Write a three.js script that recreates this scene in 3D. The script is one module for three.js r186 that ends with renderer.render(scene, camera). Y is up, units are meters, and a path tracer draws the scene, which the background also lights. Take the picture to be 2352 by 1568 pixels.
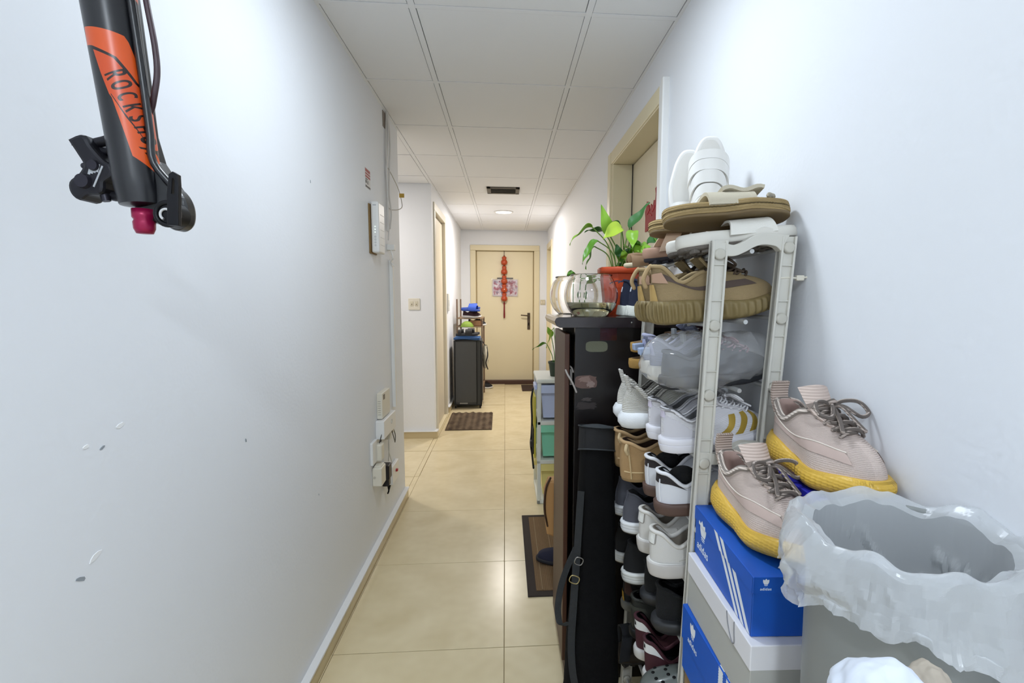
import * as THREE from 'three';
import { RoundedBoxGeometry } from 'three/addons/geometries/RoundedBoxGeometry.js';
import { mergeGeometries, mergeVertices, toCreasedNormals } from 'three/addons/utils/BufferGeometryUtils.js';
import { ImprovedNoise } from 'three/addons/math/ImprovedNoise.js';
import { RectAreaLightUniformsLib } from 'three/addons/lights/RectAreaLightUniformsLib.js';

// ---------- camera, lights, exposure ----------
const scene = new THREE.Scene();
scene.background = new THREE.Color(0x000000);
const camera = new THREE.PerspectiveCamera(68.06, 2352 / 1568, 0.05, 40);
camera.position.set(0, 1.2447, 0);
camera.rotation.order = 'YXZ';
camera.rotation.set(-0.1039, -0.0757, 0.0058);
camera.setViewOffset(2352, 1568, -72, -24, 2352, 1568);
scene.add(camera);
const renderer = new THREE.WebGLRenderer({ antialias: true });
renderer.toneMapping = THREE.LinearToneMapping;
renderer.toneMappingExposure = 1.07;
renderer.shadowMap.enabled = true;
RectAreaLightUniformsLib.init();
const LAMPS = [ // x, z, colour, intensity of the area light, glow of the diffuser
  [-0.02, -1.32, [0.81, 0.905, 1.0], 94, 4, 0.10],
  [-0.014, -5.85, [1.0, 0.935, 0.87], 310, 4, 0.088],
  [0.0, 0.95, [0.81, 0.905, 1.0], 250, 4, 0.10],  // unseen lamp behind the viewer, placed to light the near walls and ceiling
  [-1.35, -3.8, [1.0, 0.94, 0.88], 110, 4, 0.10],  // out of view in the side passage, placed to light the recess wall
];
const CEIL = 2.22, XL = -0.629, XR = 0.609, ZEND = -7.4;
const LEFT_END = -3.13, RECESS = -4.5, BACK = 2.3;

// ---------- helpers ----------
let seed = 7;
const rnd = () => { seed = (seed * 1664525 + 1013904223) >>> 0; return seed / 4294967296; };
const rr = (a, b) => a + (b - a) * rnd();
const V3 = (x, y, z) => new THREE.Vector3(x, y, z);
const noise = new ImprovedNoise();
const lerp = (a, b, t) => a + (b - a) * t;
const sstep = (a, b, x) => { const t = Math.min(1, Math.max(0, (x - a) / (b - a))); return t * t * (3 - 2 * t); };
const tableAt = (T, t) => { for (let i = 0; i < T.length - 1; i++) if (t <= T[i + 1][0]) { const u = (t - T[i][0]) / (T[i + 1][0] - T[i][0]); const s = u * u * (3 - 2 * u); return lerp(T[i][1], T[i + 1][1], s); } return T[T.length - 1][1]; };
const used = {};
function numbered(n) { const k = used[n] = (used[n] ?? -1) + 1; return k ? n + '_' + String(k).padStart(3, '0') : n; }
function metreUV(g) { // uv in metres from the dominant direction of each normal
  if (g.userData.uv) return g;
  const p = g.attributes.position, n = g.attributes.normal, uv = new Float32Array(p.count * 2);
  for (let i = 0; i < p.count; i++) {
    const ax = Math.abs(n.getX(i)), ay = Math.abs(n.getY(i)), az = Math.abs(n.getZ(i));
    if (ax >= ay && ax >= az) { uv[2 * i] = p.getZ(i); uv[2 * i + 1] = p.getY(i); }
    else if (ay >= az) { uv[2 * i] = p.getX(i); uv[2 * i + 1] = p.getZ(i); }
    else { uv[2 * i] = p.getX(i); uv[2 * i + 1] = p.getY(i); }
  }
  g.setAttribute('uv', new THREE.BufferAttribute(uv, 2));
  return g;
}
function merged(list) {
  list = [].concat(list);
  if (list.length === 1) return list[0];
  return mergeGeometries(list.map((g) => { let q = g.index ? g.toNonIndexed() : g; if (!q.attributes.normal) q.computeVertexNormals(); if (!q.attributes.uv) metreUV(q); for (const k of Object.keys(q.attributes)) if (!['position', 'normal', 'uv'].includes(k)) q.deleteAttribute(k); return q; }));
}
function mesh(name, geo, m, parent) {
  const list = [].concat(geo);
  for (const g of list) { if (!g.attributes.normal) g.computeVertexNormals(); if (!g.userData.uv) metreUV(g); }
  const o = new THREE.Mesh(merged(list), m);
  o.name = parent === scene || !parent ? numbered(name) : name;
  o.castShadow = o.receiveShadow = true;
  (parent || scene).add(o);
  return o;
}
function tag(o, label, category, group) { o.userData = { label, category }; if (group) o.userData.group = group; return o; }
function thing(name, label, category, pos = [0, 0, 0], turn = 0, group) {
  const o = new THREE.Group(); o.name = numbered(name); scene.add(o);
  o.position.set(...pos); o.rotation.y = turn;
  return tag(o, label, category, group);
}
function struct(name, geo, m) {
  let o;
  if (geo) o = mesh(name, geo, m, scene); else { o = new THREE.Group(); o.name = numbered(name); scene.add(o); }
  o.userData = { kind: 'structure' };
  return o;
}
const T = (g, x = 0, y = 0, z = 0) => g.translate(x, y, z);
const box = (x0, x1, y0, y1, z0, z1, r = 0) => {
  const w = Math.abs(x1 - x0), h = Math.abs(y1 - y0), d = Math.abs(z1 - z0);
  const g = r ? new RoundedBoxGeometry(w, h, d, 2, Math.min(r, w / 2.01, h / 2.01, d / 2.01)) : new THREE.BoxGeometry(w, h, d);
  return g.translate((x0 + x1) / 2, (y0 + y1) / 2, (z0 + z1) / 2);
};
const cyl = (r0, r1, h, seg = 24) => new THREE.CylinderGeometry(r1, r0, h, seg).translate(0, h / 2, 0);
const curve = (pts, closed = false) => new THREE.CatmullRomCurve3(pts.map((p) => Array.isArray(p) ? V3(...p) : p), closed);
const tube = (pts, r, seg = 24, rad = 8, closed = false) => {
  const c = curve(pts, closed), g = new THREE.TubeGeometry(c, seg, r, rad, closed);
  if (closed) return g;
  const caps = [0, 1].map((t) => new THREE.SphereGeometry(r, rad, 6).translate(...c.getPoint(t).toArray()));
  return merged([g, ...caps]);
};
const lathe = (pts, seg = 32) => new THREE.LatheGeometry(pts.map((p) => new THREE.Vector2(p[0], p[1])), seg);
const shapeOf = (pts) => { const s = new THREE.Shape(); pts.forEach((p, i) => i ? s.lineTo(p[0], p[1]) : s.moveTo(p[0], p[1])); s.closePath(); return s; };
const extrude = (s, depth, bevel = 0, seg = 16) => new THREE.ExtrudeGeometry(s, { depth, bevelEnabled: bevel > 0, bevelSize: bevel, bevelThickness: bevel, bevelSegments: 2, curveSegments: seg });
function grid(nu, nv, f, closedU = false) { // f(u, v) -> Vector3, uv attribute 0..1
  const pos = [], uv = [], idx = [];
  for (let j = 0; j <= nv; j++) for (let i = 0; i <= nu; i++) { const p = f(i / nu, j / nv); pos.push(p.x, p.y, p.z); uv.push(i / nu, j / nv); }
  for (let j = 0; j < nv; j++) for (let i = 0; i < nu; i++) { const a = j * (nu + 1) + i, b = a + 1, c = a + nu + 1, d = c + 1; idx.push(a, b, d, a, d, c); }
  const g = new THREE.BufferGeometry();
  g.setAttribute('position', new THREE.Float32BufferAttribute(pos, 3));
  g.setAttribute('uv', new THREE.Float32BufferAttribute(uv, 2));
  g.setIndex(idx); g.computeVertexNormals();
  if (closedU) { const n = g.attributes.normal; for (let j = 0; j <= nv; j++) { const a = j * (nu + 1), b = a + nu; const v = V3(n.getX(a) + n.getX(b), n.getY(a) + n.getY(b), n.getZ(a) + n.getZ(b)).normalize(); n.setXYZ(a, v.x, v.y, v.z); n.setXYZ(b, v.x, v.y, v.z); } }
  return g;
}
function thick(nu, nv, f, t) { // sheet with thickness t along its normal, closed edges
  const e = 1e-3, nrm = (u, v) => { const a = f(Math.min(1, u + e), v).sub(f(Math.max(0, u - e), v)), b = f(u, Math.min(1, v + e)).sub(f(u, Math.max(0, v - e))); return a.cross(b).normalize(); };
  const top = grid(nu, nv, (u, v) => f(u, v).addScaledVector(nrm(u, v), t / 2)), bot = grid(nu, nv, (u, v) => f(1 - u, v).addScaledVector(nrm(1 - u, v), -t / 2));
  const edge = (g) => grid(1, Math.max(nu, nv), g);
  const S = (u, v, k) => f(u, v).addScaledVector(nrm(u, v), k * t / 2);
  return merged([top, bot, edge((a, b) => S(0, b, a * 2 - 1)), edge((a, b) => S(1, b, 1 - a * 2)), edge((a, b) => S(b, 0, 1 - a * 2)), edge((a, b) => S(b, 1, a * 2 - 1))]);
}
const keepUV = (g) => { g.userData.uv = true; return g; };

// ---------- textures and materials ----------
function grey(n, f, repeat) {
  const d = new Uint8Array(n * n * 4);
  for (let j = 0; j < n; j++) for (let i = 0; i < n; i++) { const v = Math.max(0, Math.min(255, f(i / n, j / n) * 255)); d.set([v, v, v, 255], 4 * (j * n + i)); }
  const t = new THREE.DataTexture(d, n, n); t.wrapS = t.wrapT = THREE.RepeatWrapping; t.magFilter = THREE.LinearFilter; t.minFilter = THREE.LinearMipmapLinearFilter; t.generateMipmaps = true;
  t.repeat.set(repeat, repeat); t.needsUpdate = true; return t;
}
const per = (x, y, f, z) => { // noise that tiles with period 1
  const a = noise.noise(x * f, y * f, z), b = noise.noise((x - 1) * f, y * f, z), c = noise.noise(x * f, (y - 1) * f, z), d = noise.noise((x - 1) * f, (y - 1) * f, z);
  return lerp(lerp(a, b, x), lerp(c, d, x), y);
};
const tPlaster = grey(512, (x, y) => 0.5 + 0.32 * per(x, y, 60, 1) + 0.25 * per(x, y, 24, 2) + 0.25 * per(x, y, 7, 3), 1 / 0.5);
const tFine = grey(256, (x, y) => 0.5 + 0.6 * per(x, y, 40, 5) + 0.2 * rnd() - 0.1, 1 / 0.08);
const tKnit = grey(256, (x, y) => { const r = Math.floor(y * 16), f = y * 16 % 1; const s = Math.abs((x * 24 + (r % 2 ? 0.5 : 0) + Math.abs(f - 0.5)) % 1 - 0.5) * 2; return 0.25 + 0.6 * s * Math.sin(f * Math.PI) + 0.15 * per(x, y, 8, 1); }, 1 / 0.05);
const tRib = grey(128, (x, y) => 0.5 + 0.5 * Math.sin(y * Math.PI * 2 * 12), 1 / 0.06);
const tCloth = grey(256, (x, y) => 0.5 + 0.25 * Math.sin(x * Math.PI * 64) * Math.sign(Math.sin(y * Math.PI * 64)) + 0.2 * per(x, y, 30, 9), 1 / 0.06);
const tMat = grey(256, (x, y) => 0.35 + 0.35 * Math.abs(Math.sin(x * Math.PI * 26)) + 0.3 * per(x, y, 50, 4) + 0.1 * rnd(), 1 / 0.2);
function tint(n, a, b, f, repeat) {
  const ca = new THREE.Color(a), cb = new THREE.Color(b), d = new Uint8Array(n * n * 4), c = new THREE.Color();
  for (let j = 0; j < n; j++) for (let i = 0; i < n; i++) { c.copy(ca).lerp(cb, Math.max(0, Math.min(1, f(i / n, j / n)))).convertLinearToSRGB(); d.set([c.r * 255, c.g * 255, c.b * 255, 255], 4 * (j * n + i)); }
  const t = new THREE.DataTexture(d, n, n); t.wrapS = t.wrapT = THREE.RepeatWrapping; t.magFilter = THREE.LinearFilter; t.minFilter = THREE.LinearMipmapLinearFilter; t.generateMipmaps = true; t.colorSpace = THREE.SRGBColorSpace;
  t.repeat.set(repeat, repeat); t.needsUpdate = true; return t;
}
function M(color, roughness = 0.6, o = {}) { return new THREE.MeshStandardMaterial({ color, roughness, side: THREE.DoubleSide, ...o }); }
function MP(color, roughness, o = {}) { return new THREE.MeshPhysicalMaterial({ color, roughness, side: THREE.DoubleSide, ...o }); }
const bump = (t, s) => ({ bumpMap: t, bumpScale: s });
const C = {
  wall: M(0xf0f2f6, 0.62, bump(tPlaster, 0.0006)),
  paint: M(0xebebea, 0.4),
  ceil: M(0xf1f2f4, 0.85, bump(tFine, 0.0003)),
  gap: M(0x3a3632, 0.9),
  floor: MP(0xffffff, 0.24, { map: tint(256, '#eadbb6', '#dccba3', (x, y) => 0.5 + 0.9 * per(x, y, 6, 3) + 0.4 * per(x, y, 22, 8), 1 / 0.9), specularIntensity: 0.6 }),
  grout: M(0x9b8b68, 0.9),
  cream: M(0xe9ddbb, 0.42),
  creamWall: M(0xeadfc4, 0.42),
  white: M(0xf0efec, 0.38),
  plasticGrey: M(0xd9d8d2, 0.42),
  ivory: M(0xe6e0d0, 0.45),
  steel: M(0x9c9a96, 0.3, { metalness: 0.9 }),
  dark: MP(0x0a0a0b, 0.6, { specularIntensity: 0.35 }),
  black: MP(0x040405, 0.8, { specularIntensity: 0.2 }),
  brass: M(0xb8a877, 0.35, { metalness: 0.8 }),
};
function canvasTex(w, h, draw) {
  const c = document.createElement('canvas'); c.width = w; c.height = h;
  draw(c.getContext('2d'), w, h);
  const t = new THREE.CanvasTexture(c); t.colorSpace = THREE.SRGBColorSpace; t.anisotropy = 8; return t;
}
// flat print: a thin plate with the picture on its front, standing in the plane z = 0
function plate(w, h, t = 0.0012) {
  const g = new THREE.PlaneGeometry(w, h).translate(0, 0, t / 2 + 0.00005);
  return keepUV(g);
}
// ---------- the room ----------
{
  const t = 0.15;
  struct('wall_left', box(XL - t, XL, 0, CEIL + 0.1, LEFT_END, BACK + t), C.wall);
  struct('wall_left_far', box(XL - t, XL, 0, CEIL + 0.1, ZEND - t, -5.44), C.wall);
  struct('wall_left_door_side', [box(XL - t, XL, 0, CEIL + 0.1, RECESS, -4.62), box(XL - t, XL, 2.07, CEIL + 0.1, -4.62, -5.44)], C.wall);
  struct('wall_recess_far', box(-2.2, XL - t, 0, CEIL + 0.1, RECESS - t, RECESS), C.wall);
  struct('wall_recess_near', box(-2.2, XL - t, 0, CEIL + 0.1, LEFT_END, LEFT_END + t), C.wall);
  struct('wall_recess_side', box(-2.2 - t, -2.2, 0, CEIL + 0.1, RECESS - t, LEFT_END + t), C.wall);
  struct('wall_right', [box(XR, XR + t, 0, CEIL + 0.1, -1.98, BACK + t), box(XR, XR + t, 2.05, CEIL + 0.1, -2.9, -1.98), box(XR, XR + t, 0, CEIL + 0.1, -6.62, -2.9), box(XR, XR + t, 2.0, CEIL + 0.1, -7.3, -6.62), box(XR, XR + t, 0, CEIL + 0.1, ZEND - t, -7.3)], C.wall);
  struct('wall_end', [box(XL - t, -0.455, 0, CEIL + 0.1, ZEND - t, ZEND), box(0.45, XR + t, 0, CEIL + 0.1, ZEND - t, ZEND), box(-0.455, 0.45, 1.975, CEIL + 0.1, ZEND - t, ZEND)], C.wall);
  struct('wall_back', box(XL - t, XR + t, 0, CEIL + 0.1, BACK, BACK + t), C.wall);
  // floor: a bed of grout with every tile lying on it
  const fl = struct('floor', box(-2.3, XR + 0.2, -0.1, -0.004, ZEND - t, BACK + t), C.grout);
  const tileG = {};
  const tile = (x0, x1, z0, z1) => {
    const w = +(x1 - x0).toFixed(3), d = +(z1 - z0).toFixed(3), k = w + '_' + d;
    const g = box(-w / 2 + 0.0012, w / 2 - 0.0012, -0.012, 0, -d / 2 + 0.0012, d / 2 - 0.0012, 0.001).translate((x0 + x1) / 2, 0, (z0 + z1) / 2);
    const o = mesh('floor_tile', g, C.floor, fl); o.position.y = rr(-0.0004, 0); o.rotation.set(rr(-0.0006, 0.0006), 0, rr(-0.0006, 0.0006));
  };
  const xs = [-0.606, -0.006, 0.594], z00 = -1.7037;
  for (let k = -7; k <= 9; k++) {
    const z1 = z00 - k * 0.6, z0 = Math.max(z1 - 0.6, ZEND);
    if (z1 <= ZEND) continue;
    tile(-0.606, -0.006, z0, Math.min(z1, BACK)); tile(-0.006, 0.594, z0, Math.min(z1, BACK));
    tile(0.594, 0.66, z0, Math.min(z1, BACK)); tile(-0.64, -0.606, z0, Math.min(z1, BACK));
  }
  for (let k = 2; k <= 4; k++) { const z1 = Math.min(z00 - k * 0.6, LEFT_END), z0 = Math.max(z00 - (k + 1) * 0.6, RECESS); if (z0 < z1) { tile(-1.206, -0.64, z0, z1); tile(-1.806, -1.206, z0, z1); tile(-2.2, -1.806, z0, z1); } }
  // ceiling: slab, bars and lay-in panels, all painted over
  const ce = struct('ceiling', box(-2.3, XR + 0.2, CEIL + 0.012, CEIL + 0.1, ZEND - t, BACK + t), C.gap);
  const bar = (x0, x1, z0, z1) => mesh('ceiling_bar', box(x0, x1, CEIL - 0.0005, CEIL + 0.012, z0, z1, 0.0006), C.ceil, ce);
  const panel = (x0, x1, z0, z1) => {
    if (x1 - x0 < 0.03 || z1 - z0 < 0.03) return;
    const w = x1 - x0, d = z1 - z0, g = 0.0022;
    const o = mesh('ceiling_panel', box(-w / 2 + g, w / 2 - g, 0, 0.011, -d / 2 + g, d / 2 - g, 0.0008), C.ceil, ce);
    o.position.set((x0 + x1) / 2 + rr(-0.0007, 0.0007), CEIL + 0.0006, (z0 + z1) / 2 + rr(-0.0007, 0.0007)); o.rotation.set(rr(-0.001, 0.001), rr(-0.002, 0.002), rr(-0.001, 0.001));
  };
  const b = 0.011, cx = [XL, -0.311, 0.289, XR], cz = [];
  for (let k = -7; k <= 9; k++) cz.push(-1.8365 - k * 0.6);
  bar(XL - 0.01, XL + 0.012, LEFT_END, BACK); bar(XL - 0.01, XL + 0.012, ZEND, RECESS); bar(XL - 0.012, XL + 0.012, RECESS, LEFT_END); bar(XR - 0.012, XR + 0.01, ZEND, BACK);
  for (const x of [-0.311, 0.289]) bar(x - b, x + b, ZEND, BACK);
  const hole = (x, z, r) => LAMPS.some((l) => Math.abs(l[1] - z) < 0.3 && Math.abs(l[0] - x) < 0.3);
  for (let k = 0; k < cz.length; k++) {
    const z = cz[k], zn = Math.max(z - 0.6, ZEND + 0.005);
    for (let i = 0; i < 3; i++) {
      bar(cx[i] + (i ? b : 0.012), cx[i + 1] - (i < 2 ? b : 0.012), z - b, z + b);
      if (z - 0.6 > ZEND - 0.59) panel(cx[i] + (i ? b : 0.012), cx[i + 1] - (i < 2 ? b : 0.012), zn + b, z - b);
    }
  }
  for (let k = 2; k <= 4; k++) { const z1 = Math.min(-1.8365 - (k - 0) * 0.6 + 0.0, LEFT_END), z0 = Math.max(-1.8365 - (k + 1) * 0.6, RECESS); if (z0 < z1) for (const [a, c] of [[-1.24, XL - 0.01], [-1.84, -1.24], [-2.2, -1.84]]) panel(a + 0.004, c - 0.004, z0 + 0.004, z1 - 0.004); }
  panel(-1.24, XL - 0.012, -3.036 - 0.6 + 0.01, LEFT_END - 0.004);

  // skirting: cream tiles with a painted top edge
  const skirtTile = MP(0xcdbb94, 0.22, {});
  function skirt(name, along, at, from, to, side) { // along 'z' or 'x'
    const o = struct(name), d = 0.02, h = 0.06, n = Math.max(1, Math.round(Math.abs(to - from) / 0.6)), s = (to - from) / n;
    for (let i = 0; i < n; i++) {
      const a = from + i * s + 0.001, c = from + (i + 1) * s - 0.001;
      mesh('skirting_tile', along === 'z' ? box(at, at + side * d, 0, h, a, c, 0.0015) : box(a, c, 0, h, at, at + side * d, 0.0015), skirtTile, o);
    }
    const sh = along === 'z' ? box(at, at + side * (d + 0.006), h, h + 0.009, from, to, 0.002) : box(from, to, h, h + 0.008, at, at + side * (d + 0.006), 0.002);
    mesh('painted_top', sh, C.paint, o);
  }
  skirt('baseboard_left', 'z', XL, LEFT_END, BACK, 1);
  skirt('baseboard_left_far', 'z', XL, ZEND, -5.5, 1);
  skirt('baseboard_corner', 'z', XL, -4.56, RECESS + 0.02, 1);
  skirt('baseboard_recess', 'x', RECESS, -2.2, XL + 0.02, 1);
  skirt('baseboard_right', 'z', XR, -1.9, BACK, -1);
  skirt('baseboard_right_far', 'z', XR, -6.55, -3.0, -1);
  skirt('baseboard_end_right', 'x', ZEND, 0.505, XR, 1);
  skirt('baseboard_end_left', 'x', ZEND, XL, -0.505, 1);

  // end door
  const d1 = struct('door_1');
  const lf = mesh('door_leaf', box(-0.405, 0.405, 0.03, 1.925, ZEND - 0.075, ZEND - 0.035, 0.003), C.cream, d1);
  mesh('frame', [box(-0.497, -0.42, 0, 1.935, ZEND - 0.1, ZEND + 0.018, 0.006), box(0.42, 0.497, 0, 1.935, ZEND - 0.1, ZEND + 0.018, 0.006), box(-0.497, 0.497, 1.935, 2.012, ZEND - 0.1, ZEND + 0.018, 0.006)], C.cream, d1);
  mesh('door_stop', [box(-0.43, -0.407, 0, 1.94, ZEND - 0.1, ZEND - 0.045), box(0.407, 0.43, 0, 1.94, ZEND - 0.1, ZEND - 0.045), box(-0.43, 0.43, 1.927, 1.94, ZEND - 0.1, ZEND - 0.045)], M(0xb6a57c, 0.5), d1);
  mesh('door_saddle', box(-0.497, 0.44, 0, 0.055, ZEND - 0.06, ZEND + 0.05, 0.006), M(0x4a3128, 0.5), d1);
  const hd = mesh('handle_plate', box(0.325, 0.365, 0.8, 1.045, ZEND - 0.036, ZEND - 0.024, 0.004), M(0x5d5043, 0.35, { metalness: 0.7 }), d1);
  mesh('door_handle', [tube([[0.345, 1.0, ZEND - 0.03], [0.345, 1.0, ZEND + 0.02], [0.32, 1.005, ZEND + 0.03], [0.235, 1.012, ZEND + 0.03]], 0.009)], M(0x5d5043, 0.3, { metalness: 0.7 }), hd);
  mesh('keyhole', box(0.338, 0.352, 0.86, 0.9, ZEND - 0.024, ZEND - 0.02, 0.002), C.dark, hd);

  // right door (set back in the wall) and its frame
  const d2 = struct('door_2'), x0 = XR;
  mesh('door_leaf', box(x0 + 0.1, x0 + 0.14, 0.01, 1.985, -2.845, -2.0, 0.002), C.creamWall, d2);
  mesh('frame', [box(x0 - 0.012, x0 + 0.15, 0, 1.99, -2.9, -2.85, 0.004), box(x0 - 0.012, x0 + 0.15, 0, 1.99, -2.0, -1.98, 0.004), box(x0 - 0.012, x0 + 0.15, 1.99, 2.05, -2.9, -1.98, 0.004)], C.cream, d2);
  mesh('architrave', [box(x0 - 0.022, x0, 0, 2.06, -2.95, -2.88, 0.005), box(x0 - 0.018, x0 + 0.01, 1.995, 2.062, -2.945, -1.99, 0.005)], C.cream, d2);
  mesh('white_architrave', [box(x0 - 0.019, x0 + 0.004, 0, 2.064, -1.992, -1.95, 0.005), box(x0 - 0.026, x0 + 0.004, 0, 2.068, -1.951, -1.922, 0.006)], C.white, d2);
  mesh('door_gap', [box(x0 + 0.096, x0 + 0.1, 0.01, 1.988, -2.85, -2.842)], C.gap, d2);

  // far left door and far right door, seen along their walls
  const d3 = struct('door_3');
  mesh('door_leaf', box(XL - 0.06, XL - 0.02, 0.02, 2.0, -5.39, -4.67, 0.002), M(0xe4d9c2, 0.45), d3);
  mesh('frame', [box(XL - 0.14, XL + 0.012, 0, 2.02, -4.67, -4.6, 0.004), box(XL - 0.14, XL + 0.012, 0, 2.02, -5.46, -5.39, 0.004), box(XL - 0.14, XL + 0.012, 2.02, 2.09, -5.46, -4.6, 0.004)], M(0xe9e2d0, 0.4), d3);
  mesh('threshold', box(XL - 0.1, XL + 0.012, 0, 0.015, -5.39, -4.67), C.cream, d3);
  const d4 = struct('door_4');
  mesh('door_leaf', box(XR + 0.06, XR + 0.1, 0.02, 1.92, -7.24, -6.68, 0.002), C.cream, d4);
  mesh('frame', [box(XR - 0.014, XR + 0.14, 0, 1.94, -6.68, -6.6, 0.004), box(XR - 0.014, XR + 0.14, 0, 1.94, -7.31, -7.24, 0.004), box(XR - 0.014, XR + 0.14, 1.94, 2.02, -7.31, -6.6, 0.004)], C.cream, d4);

  // paint chips and scuffs on the left wall
  const chip = M(0xf6f6f6, 0.5), scuff = M(0x9aa0a6, 0.7);
  const wl = scene.getObjectByName('wall_left');
  const flake = (y, z, w, h, m, rot) => {
    const n = 7, p = []; for (let i = 0; i < n; i++) { const a = i / n * 6.283, q = rr(0.6, 1); p.push([Math.cos(a) * w * q, Math.sin(a) * h * q]); }
    const g = extrude(shapeOf(p), 0.0006, 0.0002).rotateZ(rot).rotateY(Math.PI / 2).translate(XL, y, z); mesh('paint_chip', g, m, wl);
  };
  for (const [y, z, w, h, m, r] of [[0.848, -0.79, 0.016, 0.006, chip, 0.3], [0.828, -0.76, 0.012, 0.004, scuff, -0.4], [1.035, -0.86, 0.011, 0.004, chip, 0.2], [1.01, -0.82, 0.006, 0.0025, scuff, 0.4], [0.9, -1.25, 0.003, 0.007, scuff, 0.3], [1.62, -1.74, 0.0025, 0.006, scuff, 0.2], [0.6, -1.72, 0.004, 0.008, chip, 0.2], [0.585, -1.7, 0.002, 0.004, scuff, 0.2], [1.02, -0.79, 0.008, 0.004, chip, 0.2], [1.68, -2.3, 0.004, 0.006, chip, 0.1]]) flake(y, z, w, h, m, r);
}
// lamps in the ceiling
LAMPS.forEach(([x, z, c, power, glow, r], i) => {
  const col = new THREE.Color().setRGB(...c);
  const o = thing('ceiling_light', ['round ceiling downlight glowing cool white above the shoe rack', 'round warm downlight glowing in the ceiling before the end door', 'unseen round ceiling lamp behind the viewer, placed to light the near walls', 'unseen round ceiling lamp in the side passage, placed to light the recess wall'][i], 'light', [x, CEIL, z]);
  mesh('trim_ring', lathe([[r, -0.002], [r + 0.004, -0.008], [r + 0.018, -0.008], [r + 0.022, 0.0], [r, 0.0]], 40), C.white, o);
  mesh('diffuser', T(cyl(r, r, 0.003, 40), 0, -0.0055, 0), new THREE.MeshStandardMaterial({ color: 0xffffff, emissive: col, emissiveIntensity: glow, roughness: 0.5 }), o);
  const s = r * 1.7, l = new THREE.RectAreaLight(col, power, s, s);
  l.position.set(0, -0.012, 0); l.rotation.x = -Math.PI / 2; l.castShadow = true; o.add(l);
});
{ // air vent
  const o = thing('air_vent', 'grey slatted air vent in the ceiling before the downlight', 'vent', [-0.015, CEIL, -4.69]);
  const m = M(0x6d675e, 0.6), w = 0.145, d = 0.125;
  mesh('vent_frame', [box(-w, w, -0.012, 0, -d, -d + 0.03, 0.002), box(-w, w, -0.012, 0, d - 0.03, d, 0.002), box(-w, -w + 0.035, -0.012, 0, -d, d, 0.002), box(w - 0.035, w, -0.012, 0, -d, d, 0.002)], m, o);
  mesh('vent_throat', box(-w + 0.03, w - 0.03, -0.002, 0, -d + 0.02, d - 0.02), M(0x2b2722, 0.8), o);
  for (let i = 0; i < 4; i++) mesh('slat', box(-w + 0.035, w - 0.035, -0.001, 0.001, -0.02, 0.02).rotateX(0.5).translate(0, -0.008, -0.07 + i * 0.046), M(0x8a857b, 0.5), o);
}
// ---------- things on the left wall ----------
{ // notice
  const o = thing('notice_sticker', 'small printed notice with red stripes above the router on the wall', 'sticker', [XL, 1.79, -2.447], Math.PI / 2);
  mesh('sticker_sheet', box(-0.043, 0.043, -0.044, 0.044, 0, 0.0008), M(0xd9d6d2, 0.5), o);
  const t = canvasTex(128, 128, (g, w, h) => {
    g.fillStyle = '#d8d5d1'; g.fillRect(0, 0, w, h);
    g.fillStyle = '#a03a3c'; g.fillRect(0, 4, w, 20); g.fillRect(0, 30, w, 12); g.fillRect(0, 48, w, 14);
    g.fillStyle = '#3a3a3c'; g.fillRect(4, 68, 60, 8); g.fillRect(0, 80, 34, 20); g.fillRect(44, 82, 16, 22); g.fillRect(70, 76, 10, 26); g.fillStyle = '#18181a'; g.fillRect(0, 114, w, 12);
  });
  const p = mesh('print', plate(0.084, 0.086, 0.0018), M(0xffffff, 0.5, { map: t }), o);
}
{ // router
  const o = thing('wifi_router', 'white upright wifi router with status lights mounted on the left wall', 'router', [XL, 1.575, -2.51]);
  mesh('brown_backing', box(0.0, 0.006, -0.122, 0.105, -0.05, 0.072, 0.001), M(0x86693a, 0.6), o);  // thin brown strip on the wall behind the router
  mesh('body', box(0.007, 0.044, -0.118, 0.118, -0.06, 0.058, 0.009), C.white, o);
  mesh('side_vent', [0, 1, 2, 3, 4].map((i) => box(0.0435, 0.0447, -0.08 + i * 0.035, -0.078 + i * 0.035, -0.045, 0.03)), M(0xcfccc6, 0.5), o);
  mesh('badge', box(0.018, 0.033, 0.098, 0.101, 0.0575, 0.0584), M(0x9aa0a5, 0.4), o);
  for (let i = 0; i < 3; i++) mesh('status_light', new THREE.SphereGeometry(0.0022, 10, 8).translate(0.026, 0.002 - i * 0.013, 0.058), new THREE.MeshStandardMaterial({ color: 0xe8fff2, emissive: 0xd8ffe8, emissiveIntensity: 1.5 }), o);
  for (let i = 0; i < 4; i++) mesh('icon', new THREE.TorusGeometry(0.0032, 0.0007, 6, 14).translate(0.026, -0.045 - i * 0.013, 0.058), M(0xa8acb0, 0.5), o);
}
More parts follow.
